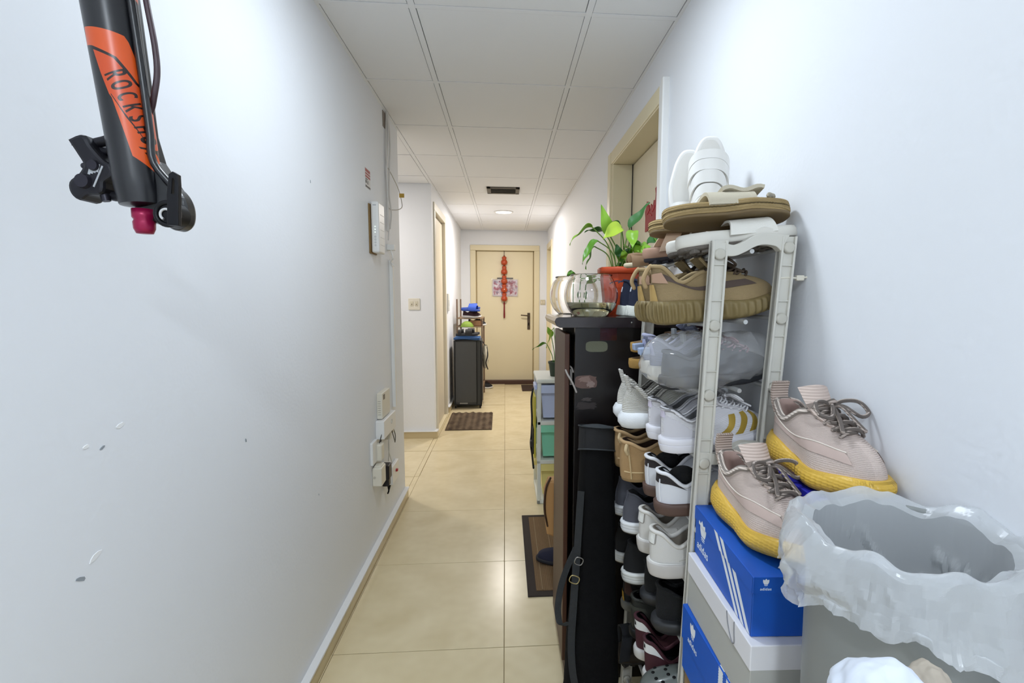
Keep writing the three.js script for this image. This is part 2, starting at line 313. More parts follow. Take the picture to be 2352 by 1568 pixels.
{
  const o = thing('wire_bundle', 'bundle of white and grey cables running down from a ceiling hole', 'cable'), wm = M(0xdedad5, 0.5);
  for (const g of [
  tube([[XL + 0.008, 2.215, -2.84], [XL + 0.014, 2.1, -2.83], [XL + 0.008, 1.95, -2.8], [XL + 0.012, 1.83, -2.79], [XL + 0.01, 1.72, -2.8], [XL + 0.012, 1.6, -2.78]], 0.0055, 60),
  tube([[XL + 0.008, 2.215, -2.86], [XL + 0.016, 2.08, -2.86], [XL + 0.014, 1.94, -2.84], [XL + 0.01, 1.8, -2.84], [XL + 0.014, 1.7, -2.86], [XL + 0.01, 1.62, -2.84]], 0.004, 60),
  tube([[XL + 0.01, 2.215, -2.82], [XL + 0.008, 2.12, -2.81], [XL + 0.012, 2.0, -2.79], [XL + 0.007, 1.86, -2.81], [XL + 0.01, 1.66, -2.82], [XL + 0.02, 1.55, -2.75]], 0.0035, 60)]) mesh('wire', g, wm, o);
}
tag(mesh('ceiling_hole_patch', [box(XL, XL + 0.003, 2.13, 2.21, -2.83, -2.77, 0.001)], M(0x8b8178, 0.8)), 'rough dark plaster break in the wall where the cables enter', 'hole');
{
  const o = thing('hanging_wire', 'thin slack wire with a yellow tag looping past the wall corner', 'cable', [0, 0, 0]);
  mesh('wire', tube([[XL + 0.012, 1.93, -2.82], [XL + 0.02, 1.9, -2.9], [XL + 0.03, 1.85, -3.0], [-0.592, 1.79, -3.04], [-0.588, 1.765, -3.02], [-0.598, 1.74, -2.96], [XL + 0.012, 1.725, -2.88], [XL + 0.016, 1.72, -2.8]], 0.0022, 60), M(0xbfb9b0, 0.5), o);
  mesh('yellow_tag', box(-0.6, -0.572, 1.815, 1.838, -3.008, -3.006, 0.0005), M(0xc79f3c, 0.5), o);
}
{
  const o = thing('cable_trunking', 'white plastic cable trunking running down the wall below the router', 'trunking', [XL, 0, -2.835]);
  mesh('channel', box(0, 0.016, 0.64, 1.45, -0.032, 0.0, 0.002), C.white, o);
  mesh('cover', box(0.0155, 0.019, 0.64, 1.42, -0.03, -0.002, 0.001), C.white, o);
}
tag(mesh('cable_clip', [box(XL, XL + 0.04, 1.5, 1.53, -2.83, -2.79, 0.003), tube([[XL + 0.02, 1.5, -2.8], [XL + 0.03, 1.46, -2.8], [XL + 0.015, 1.44, -2.82], [XL + 0.03, 1.42, -2.82]], 0.004, 20)], C.white), 'small white plug with short cable just under the router', 'plug');
{
  const o = thing('intercom_box', 'flat ivory wall box with a small dark window, upper of the stacked boxes', 'box', [XL, 0.715, -2.575]);
  mesh('case', box(0, 0.027, -0.062, 0.066, -0.085, 0.085, 0.004), C.ivory, o);
  mesh('window', box(0.0265, 0.0285, 0.03, 0.055, 0.03, 0.058, 0.001), M(0x2a2018, 0.3), o);
  mesh('grille', [0, 1, 2, 3, 4, 5, 6].map((i) => box(0.006, 0.02, -0.042 + i * 0.011, -0.037 + i * 0.011, 0.0846, 0.0856)), M(0xc3bdad, 0.5), o);
}
{
  const o = thing('junction_box', 'larger white junction box with a moulded mark, lower of the stacked boxes', 'box', [XL, 0.605, -2.585]);
  mesh('case', box(0, 0.042, -0.045, 0.045, -0.13, 0.13, 0.004), C.white, o);
  mesh('moulded_mark', new THREE.TorusGeometry(0.011, 0.002, 8, 20).rotateY(Math.PI / 2).translate(0.042, 0.008, -0.03), M(0xd0cec8, 0.5), o);
}
tag(mesh('wall_plate', box(XL, XL + 0.014, 0.465, 0.572, -2.43, -2.345, 0.003), C.white), 'thin white blank plate beside the plugs under the junction box', 'plate');
{
  const o = thing('cube_plug', 'rounded white plug with cable directly under the junction box', 'plug', [XL, 0.5, -2.45]);
  mesh('body', box(0, 0.035, -0.04, 0.045, -0.03, 0.03, 0.01), C.ivory, o);
  mesh('cable', [tube([[0.02, 0.045, -0.02], [0.024, 0.08, -0.03], [0.02, 0.12, -0.05]], 0.003), tube([[0.018, 0.045, 0], [0.03, 0.1, -0.01], [0.02, 0.14, -0.02]], 0.0025)], M(0x55504a, 0.5), o);
}
tag(mesh('cable_loop', [tube([[XL + 0.03, 0.57, -2.66], [XL + 0.035, 0.53, -2.67], [XL + 0.036, 0.49, -2.7], [XL + 0.032, 0.47, -2.73], [XL + 0.03, 0.5, -2.75], [XL + 0.025, 0.57, -2.7]], 0.0025, 40)], M(0x6f6a62, 0.5)), 'thin dark cable hanging in a loop below the junction box', 'cable');
tag(mesh('thin_cable', [tube([[XL + 0.02, 0.57, -2.62], [XL + 0.03, 0.5, -2.6], [XL + 0.02, 0.4, -2.62]], 0.0025, 20)], M(0xcfcac0, 0.5)), 'thin pale cable dropping from the junction box to the black adapter', 'cable');
tag(mesh('thin_cable', [tube([[XL + 0.02, 0.57, -2.68], [XL + 0.012, 0.46, -2.66], [XL + 0.02, 0.36, -2.7]], 0.002, 20)], M(0xcfcac0, 0.5)), 'thin pale cable hanging straight beside the cable loop', 'cable');
tag(mesh('connector_block', box(XL, XL + 0.03, 0.53, 0.562, -2.72, -2.69, 0.004), C.ivory), 'small ivory connector hanging under the far end of the junction box', 'connector');
tag(mesh('connector_block', box(XL, XL + 0.03, 0.51, 0.55, -2.66, -2.635, 0.004), C.ivory), 'small ivory connector hanging under the middle of the junction box', 'connector');
{
  const o = thing('white_adapter', 'ivory square power adapter plugged in left of the black one', 'adapter', [XL, 0.4, -2.415]);
  mesh('body', box(0, 0.045, -0.045, 0.045, -0.04, 0.045, 0.006), C.ivory, o);
  mesh('top_ridge', box(0.006, 0.04, 0.043, 0.052, -0.03, 0.03, 0.003), C.ivory, o);
  mesh('round_pin', cyl(0.006, 0.006, 0.006, 14).rotateX(Math.PI / 2).translate(0.012, 0.0, 0.042), M(0xc9c2b2, 0.4), o);
}
{
  const o = thing('black_adapter', 'black power adapter plugged into the wall socket', 'adapter', [XL, 0.345, -2.57]);
  mesh('body', box(0.0, 0.04, -0.02, 0.055, -0.035, 0.03, 0.006), M(0x17131a, 0.45), o);
  mesh('lower_body', box(0.0, 0.034, -0.06, -0.015, -0.03, 0.015, 0.006), M(0x17131a, 0.45), o);
  mesh('cable', [tube([[0.03, -0.058, 0], [0.03, -0.085, 0.006], [0.024, -0.1, 0.0]], 0.004, 14), tube([[0.02, -0.058, -0.015], [0.025, -0.09, -0.02], [0.03, -0.07, -0.03]], 0.003, 14)], C.dark, o);
}
{
  const o = thing('wall_socket', 'white double wall socket with a small red switch', 'socket', [XL, 0.285, -2.79]);
  mesh('plate', box(0, 0.02, -0.05, 0.05, -0.08, 0.08, 0.005), C.white, o);
  mesh('switch', box(0.018, 0.03, 0.0, 0.014, -0.015, 0.005, 0.003), M(0xb02a30, 0.4), o);
}
{
  const o = thing('light_switch', 'ivory double light switch on the recessed wall facing the viewer', 'switch', [-0.79, 1.196, RECESS]);
  mesh('plate', box(-0.05, 0.05, -0.05, 0.05, 0, 0.009, 0.003), C.ivory, o);
  for (const s of [-1, 1]) { const r = mesh('rocker', box(-0.013, 0.013, -0.02, 0.02, 0.008, 0.013, 0.002).translate(s * 0.02, 0.005, 0), M(0xd8d0ba, 0.4), o); mesh('mark', box(-0.004, 0.004, -0.006, 0.002, 0.0125, 0.0136).translate(s * 0.02, 0, 0), M(0x6d6553, 0.4), r); }
}
{
  const o = thing('door_switch', 'small ivory light switch beside the end door handle', 'switch', [0.548, 1.2, ZEND]);
  mesh('plate', box(-0.036, 0.036, -0.036, 0.036, 0, 0.009, 0.003), M(0xcfc4a8, 0.45), o);
  for (const s of [-1, 1]) mesh('rocker', box(-0.011, 0.011, -0.018, 0.018, 0.008, 0.013, 0.002).translate(s * 0.016, 0, 0), M(0xe5dcc6, 0.4), o);
}
{
  const o = thing('meter_plate', 'pale grey wall plate low on the far left wall by the door', 'plate', [XL, 1.2, -5.62]);
  mesh('plate', box(0, 0.018, -0.09, 0.1, -0.06, 0.06, 0.004), C.plasticGrey, o);
  mesh('rocker', box(0.017, 0.024, -0.03, 0.03, -0.02, 0.02, 0.003), C.white, o);
}

// ---------- bicycle fork hanging at the left ----------
const smooth = (p) => new THREE.Shape(new THREE.SplineCurve([...p, p[0]].map((q) => new THREE.Vector2(...q))).getPoints(60));
{
  const o = thing('bicycle_fork', 'black suspension fork leg with orange decal hanging before the left wall', 'bicycle fork', [-0.457, 1.36, -0.69]);
  const blk = MP(0x0d0e12, 0.34, { clearcoat: 0.4, clearcoatRoughness: 0.3 }), met = M(0x17171b, 0.42, { metalness: 0.5 });
  // axis of the leg: leans so that the top is further left
  const top = V3(-0.03, 0.36, 0), bot = V3(0, 0, 0), dir = top.clone().sub(bot).normalize();
  const side = V3(1, 0, 0).addScaledVector(dir, -dir.x).normalize(), fwd = side.clone().cross(dir).normalize();
  const at = (u, h, r) => bot.clone().addScaledVector(dir, h * 0.361).addScaledVector(side, Math.cos(u) * r).addScaledVector(fwd, Math.sin(u) * r * 1.05);
  const rad = (h) => lerp(0.0245, 0.0288, sstep(0, 1, h)) * (h < 0.06 ? lerp(0.9, 1, h / 0.06) : 1);
  const leg = mesh('fork_leg', [grid(40, 24, (u, v) => at(u * 6.2832, v, rad(v)), true), grid(40, 3, (u, v) => at(u * 6.2832, 0.0 - 0.012 * Math.sin((1 - v) * 1.2), rad(0) * v), true), grid(40, 3, (u, v) => at(u * 6.2832, 1.0, rad(1) * v), true)], blk, o);
  const dec = canvasTex(1024, 2048, (g, w, h) => {
    g.fillStyle = '#101116'; g.fillRect(0, 0, w, h);
    const X = (t) => w * (Math.acos(1 - 2 * t) / Math.PI), Y = (y) => (y + 40) / 1370 * h; // t across the leg, y along it
    const L = (y) => 190 + 0.2105 * y, R = (y) => 490 + 0.168 * y, P = ([x, y]) => [X(Math.max(0, Math.min(1, (x - L(y)) / (R(y) - L(y))))), Y(y)];
    const poly = (pts, c) => { g.fillStyle = c; g.beginPath(); pts.forEach((p, i) => { const q = P(p); i ? g.lineTo(...q) : g.moveTo(...q); }); g.closePath(); g.fill(); };
    poly([[330, -40], [500, -40], [492, 14], [420, 12], [330, 2]], '#c8552f');
    poly([[244, 238], [438, 290], [462, 322], [535, 500], [588, 640], [600, 668], [520, 565], [410, 432], [290, 362], [262, 340]], '#e2591a');
    poly([[296, 385], [395, 440], [510, 575], [612, 700], [640, 830], [668, 1010], [590, 940], [480, 790], [390, 660], [340, 525]], '#d9501a');
    poly([[398, 664], [480, 800], [600, 960], [662, 1032], [690, 1128], [676, 1146], [655, 1142], [528, 1042], [480, 900]], '#e2591a');
    // lettering running down the slanted band
    const txt = 'ROCKSHOX', p0 = [412, 535], p1 = [640, 985];
    for (let i = 0; i < txt.length; i++) {
      const f = i / 7, c = [lerp(p0[0], p1[0], f), lerp(p0[1], p1[1], f)];
      const a = P(c), ux = P([c[0] + 10, c[1] - 5]), vx = P([c[0] + 5, c[1] + 9]);
      g.save(); g.transform((vx[0] - a[0]) / 10, (vx[1] - a[1]) / 10, -(ux[0] - a[0]) / 11, -(ux[1] - a[1]) / 11, a[0], a[1]);
      g.fillStyle = '#220d08'; g.font = 'bold 100px sans-serif'; g.textAlign = 'center'; g.textBaseline = 'middle'; g.scale(0.8, lerp(1.55, 1.0, f)); g.fillText(txt[i], 0, 0); g.restore();
    }
    g.strokeStyle = '#220d08'; g.lineWidth = 10;
    for (const line of [[[285, 366], [400, 434], [520, 575], [615, 700]], [[398, 660], [470, 775], [590, 945], [664, 1035]]]) { g.beginPath(); line.forEach((p, i) => { const q = P(p); i ? g.lineTo(...q) : g.moveTo(...q); }); g.stroke(); }
  });
  // decal wraps the front half of the leg
  mesh('orange_decal', keepUV(grid(48, 40, (u, v) => at(Math.PI - 0.62 - u * Math.PI, v * 0.7, rad(v * 0.7) + 0.0003))), MP(0xffffff, 0.36, { map: dec, clearcoat: 0.3, clearcoatRoughness: 0.3 }), o);
  // rear rib of the casting
  mesh('casting_rib', [extrude(shapeOf([[-0.03, 0.36], [-0.002, 0.36], [0.006, 0.25], [0.012, 0.16], [0.016, 0.09], [0.024, 0.055], [0.045, 0.02], [0.05, 0.01], [0.03, 0.0], [0.0, 0.0]]), 0.012, 0.005).translate(-0.012, 0, -0.026).rotateZ(0)], blk, o);
  mesh('casting_edge', [tube([[-0.001, 0.36, 0.008], [0.009, 0.25, 0.008], [0.017, 0.15, 0.008], [0.021, 0.085, 0.008], [0.024, 0.05, 0.01], [0.044, 0.02, 0.006]], 0.0045, 40, 8)], blk, o);
  // dropout and axle
  mesh('dropout', [extrude(smooth([[0.0, 0.06], [0.022, 0.05], [0.042, 0.026], [0.06, 0.012], [0.067, -0.004], [0.064, -0.02], [0.052, -0.026], [0.034, -0.018], [0.0, -0.008]]), 0.014, 0.005).scale(0.8, 1, 1).translate(-0.002, 0, -0.014)], blk, o);
  const ax = mesh('thru_axle', [cyl(0.0155, 0.0155, 0.02, 28).rotateX(Math.PI / 2).translate(0.045, -0.014, 0.004), new THREE.TorusGeometry(0.0135, 0.003, 8, 28).translate(0.045, -0.014, 0.024)], met, o);
  mesh('axle_mark', new THREE.TorusGeometry(0.0065, 0.0016, 8, 20, 4.2).translate(0.044, -0.015, 0.0255), M(0xd6d6d6, 0.4), ax);
  const lv = shapeOf([[-0.009, -0.02], [0.009, -0.02], [0.0095, 0.045], [0.0085, 0.062], [0.0, 0.066], [-0.006, 0.062], [-0.0095, 0.03]]);
  const slot = new THREE.Path([[-0.0035, 0.03], [0.004, 0.03], [0.0045, 0.055], [0.0, 0.058], [-0.002, 0.055]].map((p) => new THREE.Vector2(...p))); lv.holes.push(slot);
  mesh('axle_lever', extrude(lv, 0.005, 0.0012).scale(0.62, 0.72, 1).rotateZ(-0.06).translate(0.057, -0.014, 0.028), met, o);
  mesh('red_knob', [lathe([[0, -0.03], [0.009, -0.03], [0.0115, -0.024], [0.012, -0.016], [0.0105, -0.013], [0.0125, -0.01], [0.0125, 0], [0, 0]], 12).translate(0.004, -0.006, 0.004)], M(0x9c0f45, 0.35, { metalness: 0.3 }), o);
  mesh('bolt', [new THREE.SphereGeometry(0.0025, 10, 8).translate(-0.017, 0.02, 0.017)], C.steel, o);
}
{
  const o = thing('brake_caliper', 'dark disc brake caliper with white mark bolted behind the fork leg', 'brake caliper', [-0.466, 1.36, -0.7]);
  const m = M(0x25242a, 0.45, { metalness: 0.45 }), m2 = M(0x33313a, 0.4, { metalness: 0.5 });
  mesh('bracket', [tube([[0.0, 0.088, 0], [-0.02, 0.085, 0], [-0.034, 0.08, 0], [-0.05, 0.074, 0.002], [-0.058, 0.066, 0.004]], 0.0062, 20), tube([[0.0, 0.068, 0], [-0.02, 0.07, 0], [-0.035, 0.066, 0], [-0.05, 0.07, 0]], 0.005, 16), tube([[0.004, 0.012, 0], [-0.015, 0.012, 0], [-0.03, 0.012, 0], [-0.038, 0.016, 0]], 0.0062, 16)], m, o);
  mesh('caliper_body', [extrude(smooth([[-0.062, 0.074], [-0.05, 0.078], [-0.043, 0.066], [-0.03, 0.05], [-0.022, 0.044], [-0.022, 0.036], [-0.032, 0.028], [-0.035, 0.016], [-0.05, 0.014], [-0.06, 0.008], [-0.066, 0.014], [-0.066, 0.024], [-0.056, 0.032], [-0.05, 0.04], [-0.048, 0.048], [-0.054, 0.06]]), 0.026, 0.004).translate(0, 0, -0.012)], m, o);
  mesh('piston_cap', [cyl(0.0095, 0.008, 0.006, 22).rotateX(Math.PI / 2).translate(-0.051, 0.026, 0.017), cyl(0.007, 0.006, 0.005, 20).rotateX(Math.PI / 2).translate(-0.038, 0.045, 0.017)], m2, o);
  mesh('white_mark', [box(-0.001, 0.001, -0.014, 0.014, 0.0175, 0.0188).rotateZ(-0.45).translate(-0.034, 0.032, 0), ...[0, 1, 2, 3].map((i) => box(-0.0014, 0.0014, -0.005, 0.005, 0.0175, 0.0188).rotateZ(-0.3).translate(-0.043 + i * 0.0032, 0.039 + i * 0.001, 0))], M(0xb9bcc0, 0.4), o);
  mesh('bolt', [cyl(0.005, 0.005, 0.012, 6).rotateZ(1.2).translate(-0.055, 0.07, 0.008), cyl(0.005, 0.005, 0.014, 6).rotateZ(0.2).translate(-0.034, 0.004, 0.008), new THREE.SphereGeometry(0.004, 10, 8).translate(-0.058, 0.047, 0.006)], m2, o);
}
tag(mesh('brake_hose', tube([[-0.44, 1.66, -0.69], [-0.434, 1.6, -0.69], [-0.428, 1.55, -0.69], [-0.4275, 1.52, -0.69], [-0.433, 1.495, -0.691], [-0.446, 1.474, -0.7], [-0.46, 1.465, -0.705]], 0.0035, 60), M(0x4b3a40, 0.4)), 'thin brown brake hose curving down beside the fork leg', 'hose');

// ---------- far end ----------
{ // gourd string on the end door
  const o = thing('gourd_hanging', 'string of five orange gourd charms with a red tassel on the door', 'ornament', [-0.012, 1.0, ZEND - 0.02]);
  const or = MP(0xb8471c, 0.35, { clearcoat: 0.3 });
  mesh('cord', [tube([[0, 0.94, 0.0], [0, 0.8, 0.01], [0, 0.0, 0.01]], 0.004, 20)], M(0x3a2a20, 0.6), o);
  [0.79, 0.655, 0.52, 0.395, 0.27].forEach((y, i) => {
    const g = mesh('gourd', lathe([[0.004, -0.062], [0.03, -0.058], [0.046, -0.035], [0.047, -0.012], [0.036, 0.008], [0.027, 0.016], [0.03, 0.03], [0.035, 0.042], [0.03, 0.056], [0.012, 0.064], [0.005, 0.066]], 24).translate(0, y, 0.03), or, o);
    mesh('bead', new THREE.SphereGeometry(0.011, 12, 10).translate(0, y + 0.07, 0.02), M(0x7a1c14, 0.4), g);
  });
  mesh('tassel', [lathe([[0.004, 0.2], [0.012, 0.19], [0.012, 0.17], [0.009, 0.165], [0.013, 0.02], [0.011, -0.03], [0.003, -0.035]], 14).translate(0, 0, 0.012)], M(0x7c0f1c, 0.7), o);
}
{
  const o = thing('clear_pouch', 'clear plastic pouch of pink prints hanging on the end door', 'pouch', [-0.0, 1.42, ZEND - 0.03]);
  mesh('hanger_bar', box(-0.115, 0.115, 0.115, 0.132, 0, 0.014, 0.004), M(0x5d5a5c, 0.4), o);
  const t = canvasTex(256, 160, (g, w, h) => {
    g.fillStyle = '#c9bcc0'; g.fillRect(0, 0, w, h);
    for (let i = 0; i < 220; i++) { const d = Math.abs(i / 110 - 1); g.fillStyle = ['#a86a78', '#8f4250', '#d8c9d0', '#7d7389', '#b9a7b0', '#963040', '#e6dde0'][i % 7]; g.globalAlpha = 0.6; g.beginPath(); g.ellipse(w * (0.06 + 0.88 * rnd()), h * (0.12 + 0.74 * rnd()), 6 + rnd() * 16, 5 + rnd() * 10, rnd() * 3, 0, 7); g.fill(); }
  });
  mesh('insert', keepUV(thick(8, 6, (u, v) => V3((u - 0.5) * 0.37 * (1 - 0.08 * Math.abs(v - 0.5)), -0.135 + v * 0.24, 0.006 + 0.006 * Math.sin(u * 7)), 0.003)), M(0xffffff, 0.5, { map: t }), o);
  mesh('pouch_film', thick(16, 10, (u, v) => V3((u - 0.5) * 0.395, -0.15 + v * 0.27, 0.014 + 0.005 * noise.noise(u * 4, v * 4, 2)), 0.001), MP(0xffffff, 0.12, { transmission: 1, thickness: 0 }), o);
}
{ // door mat left
  const o = thing('bath_mat', 'brown shaggy rectangular mat on the floor by the left door', 'mat', [-0.355, 0, -5.12], 0.01);
  const pts = grid(60, 50, (u, v) => { const n = per(u, v, 12, 1) + 0.7 * per(u, v, 30, 2); const e = Math.min(u, 1 - u, v, 1 - v); return V3((u - 0.5) * 0.44 + 0.006 * per(v, u, 20, 4), 0.002 + (0.012 + 0.007 * n + 0.004 * Math.sin(u * 40)) * sstep(0, 0.04, e), (0.5 - v) * 0.72); });
  mesh('pile', keepUV(pts), M(0xffffff, 0.95, { map: tint(256, '#4b3a2b', '#83705a', (x, y) => 0.5 + 0.9 * per(x, y, 5, 2) + 0.3 * Math.sin(x * 6.283 * 7) + 0.6 * (rnd() - 0.5), 1), bumpMap: tFine, bumpScale: 0.003 }), o);
  mesh('backing', box(-0.222, 0.222, 0.0005, 0.004, -0.362, 0.362, 0.001), M(0x4a3a2c, 0.9), o);
}
{ // mat at the far door
  const o = thing('dark_mat', 'dark brown door mat corner before the end door', 'mat', [0.43, 0, -7.02]);
  mesh('pile', box(-0.2, 0.16, 0.0005, 0.009, -0.24, 0.24, 0.003), M(0x38261f, 0.95, bump(tMat, 0.002)), o);
}
// ---------- shoe builder ----------
const HW = [[0, 0.74], [0.12, 0.8], [0.4, 0.74], [0.68, 1.0], [0.86, 0.95], [1, 0.9]];
function last(o0) { // heel at x = 0, toe at x = L, sole on y = 0; a = 0 is the toe, a = PI the heel
  const o = { ...o0, L: o0.L * 0.955 };
  const { L, W, h0 = 0.03, h1 = 0.02, spring = 0.008, hh = 0.085, hd = 0.06, ht = 0.085, x0 = 0.012, x1 = 0.56, ow = 0.3, toe = 0.05, side = 0.004, back = 0, pow = 0.72 } = o;
  const out = (a, off = 0) => {
    const f = (b) => { const t = 0.5 + 0.5 * Math.cos(b), s = Math.sin(b); return [L * t, Math.sign(s) * Math.pow(Math.abs(s), pow) * W / 2 * tableAt(HW, t)]; };
    const p = f(a); if (!off) return p;
    const q0 = f(a - 0.02), q1 = f(a + 0.02), n = [q1[1] - q0[1], -(q1[0] - q0[0])], k = Math.hypot(...n) || 1;
    return [p[0] + n[0] / k * off, p[1] + n[1] / k * off];
  };
  const lift = (t) => spring * Math.pow(sstep(0.6, 1.05, t), 1.3) * 1.2 + spring * 0.3 * sstep(0.1, -0.02, t);
  const top = (t) => lerp(h0, h1, sstep(0.15, 0.8, t)) + lift(t);
  const TL = [[0, hh], [0.07, hh * 0.985], [0.42, hd], [0.8, lerp(hd, ht, 0.8)], [1, ht]];
  const B = (a) => { const t = 0.5 + 0.5 * Math.cos(a), s = Math.sin(a); return V3(lerp(x0 - back, x1 * L, t), tableAt(TL, t) + 0, Math.sign(s) * Math.pow(Math.abs(s), 0.8) * W * ow * lerp(1, 0.72, t)); };
  const S = (a, v) => {
    const [ax, az] = out(a, -side), t = ax / L, b = B(a), y0 = top(t) - 0.004, h = b.y - y0, w = sstep(0.35, 0.98, Math.cos(a));
    const rise = lerp(h * 0.62, Math.max(toe - (y0 - 0), 0.012) * 1.25, w), kh = lerp(0.25, 0.55, w), dr = lerp(0.3 * h, 0.34 * h, w);
    const p = [V3(ax, y0, az), V3(ax, y0 + rise, az), V3(b.x + (ax - b.x) * kh, b.y - dr, b.z + (az - b.z) * kh), b], u = 1 - v;
    return p[0].multiplyScalar(u * u * u).addScaledVector(p[1], 3 * u * u * v).addScaledVector(p[2], 3 * u * v * v).addScaledVector(p[3], v * v * v);
  };
  const N = (a, v) => { const e = 0.01, da = S(a + e, v).sub(S(a - e, v)), dv = S(a, Math.min(1, v + e)).sub(S(a, Math.max(0, v - e))); return dv.cross(da).normalize(); };
  const on = (a, v, off = 0) => off ? S(a, v).addScaledVector(N(a, v), off) : S(a, v);
  return { o, out, top, lift, B, S, N, on, L, W };
}
const A2 = (u) => u * Math.PI * 2;
const metre = (g, su, sv) => { const uv = g.attributes.uv; for (let i = 0; i < uv.count; i++) uv.setXY(i, uv.getX(i) * su, uv.getY(i) * sv); return keepUV(g); };
const upperGeo = (s, nu = 72, nv = 14) => metre(grid(nu, nv, (u, v) => s.S(A2(u), v), true), s.L * 2.4, 0.12);
function liningGeo(s, floorY = 0.012) {
  return grid(56, 8, (u, v) => {
    const a = A2(u), b = s.B(a), cx = (s.o.x0 ?? 0.012) + s.L * 0.28;
    if (v < 0.01) return b;
    const w = Math.min(1, (v - 0.125) / 0.6), y = v < 0.75 ? lerp(b.y + 0.002, s.top(0.3) + floorY, Math.max(0, w)) : s.top(0.3) + floorY;
    const k = v < 0.75 ? 0.9 : lerp(0.9, 0.0, (v - 0.75) / 0.25);
    return V3(cx + (b.x - cx) * k, y, b.z * k);
  }, true);
}
function soleGeo(s, p = {}) { // profile of (outward, height fraction)
  const { prof = [[-0.008, 0], [0.0, 0.06], [0.004, 0.25], [0.004, 0.75], [0.001, 1], [-0.006, 1.0]], rib = 0, n = 60, wave = 0, nu = 96, y0 = 0 } = p;
  const ring = (a, k) => {
    const i = Math.min(prof.length - 2, Math.floor(k * (prof.length - 1))), f = k * (prof.length - 1) - i;
    const off = lerp(prof[i][0], prof[i + 1][0], f), h = lerp(prof[i][1], prof[i + 1][1], f), mid = Math.sin(Math.PI * Math.min(1, Math.max(0, h)));
    const [x, z] = s.out(a, off + rib * Math.cos(a * n) * mid), t = x / s.L;
    const tp = s.top(t) + wave * Math.cos((t - 0.1) * 9) * (1 - 0.4 * t), lo = s.lift(t) + y0;
    return V3(x, lerp(lo, tp, h), z);
  };
  const nv = (prof.length - 1) * 2;
  const centre = (a, h) => { const [x, z] = s.out(a, -0.006); return V3(x, h, z); };
  const cap = (h) => grid(nu, 4, (u, v) => { const a = A2(u), e = ring(a, h), t = 0.5 + 0.5 * Math.cos(a); const c = V3(lerp(0.1, 0.9, t) * s.L, 0, 0); const x = lerp(c.x, e.x, v); return V3(x, v > 0.99 ? e.y : lerp(h ? s.top(x / s.L) : s.lift(x / s.L) + y0, e.y, v), e.z * v); }, true);
  return merged([metre(grid(nu, nv, (u, v) => ring(A2(u), v), true), s.L * 2.4, 0.04), metre(cap(0), 0.1, 0.1), metre(cap(1), 0.1, 0.1)]);
}
// a patch lying on the upper: four corners (a, v), bilinear
const patch = (s, q, off = 0.0012, nu = 14, nv = 8) => metre(grid(nu, nv, (u, v) => { const a = lerp(lerp(q[0][0], q[1][0], u), lerp(q[3][0], q[2][0], u), v), w = lerp(lerp(q[0][1], q[1][1], u), lerp(q[3][1], q[2][1], u), v); return s.on(a, w, off); }), 0.08, 0.05);
const collarGeo = (s, r) => { const p = []; for (let i = 0; i < 40; i++) p.push(s.B(A2(i / 40)).add(V3(0, -r * 0.3, 0))); return tube(p, r, 80, 8, true); };
function tongueGeo(s, len = 0.05, w = 0.05, lean = 0.35) {
  const b = s.B(0), p = s.S(0, 0.72);
  const c = curve([p.clone().add(V3(0, 0.001, 0)), b.clone().add(V3(-0.004, 0.002, 0)), b.clone().add(V3(-0.01 - len * lean, len * 0.75, 0))]);
  return thick(8, 8, (u, v) => { const q = c.getPoint(v), z = (u - 0.5) * w * (0.8 + 0.3 * v); return V3(q.x - 14 * z * z * v, q.y - 8 * z * z, z); }, 0.005);
}
function laceGeo(s, rows = 4, r = 0.0024, spread = 0.02, bow = 1) {
  const g = [], find = (v, z) => { let lo = 0, hi = 1.4; for (let i = 0; i < 24; i++) { const m = (lo + hi) / 2; if (s.S(m, v).z < z) lo = m; else hi = m; } return lo; };
  for (let i = 0; i < rows; i++) {
    const v = lerp(0.6, 0.98, i / Math.max(1, rows - 1)), w = spread, a = find(v, w), v2 = Math.min(1, v + 0.1), a2 = find(v2, w);
    for (const d of [1, -1]) { if (i === rows - 1 && d < 0) continue; g.push(tube([s.on(-a * d, v, 0.002), s.on(-a * d * 0.5, lerp(v, v2, 0.3), 0.004 + r), s.on(0, lerp(v, v2, 0.5), 0.0055 + r * (1 + d)), s.on(a2 * d * 0.5, lerp(v, v2, 0.7), 0.004 + r), s.on(a2 * d, v2, 0.002)], r, 18, 6)); }
  }
  if (bow) {
    const k = s.on(0, 0.96, 0.012), F = (pts, rad = r) => g.push(tube(pts.map((p) => k.clone().add(V3(p[0] * bow, p[1] * bow, p[2] * bow))), rad, 30, 6));
    for (const d of [1, -1]) {
      F([[0, 0, 0], [0.004, 0.008, 0.014 * d], [0.012, 0.008, 0.032 * d], [0.026, -0.004, 0.036 * d], [0.03, -0.008, 0.022 * d], [0.014, 0.003, 0.008 * d], [0, 0.002, 0]]);
      F([[0, 0, 0], [0.012, 0.002, 0.006 * d], [0.03, -0.01, 0.01 * d], [0.05, -0.022, 0.016 * d + 0.004]]);
    }
    F([[0, 0.004, -0.006], [0.004, 0.008, 0], [0, 0.004, 0.006]], r * 1.4);
  }
  return g;
}
const shoePos = (o, heel, dirDeg, pitch = 0) => { o.rotation.order = 'YZX'; o.position.set(...heel); o.rotation.y = dirDeg * Math.PI / 180; o.rotation.z = pitch; return o; };
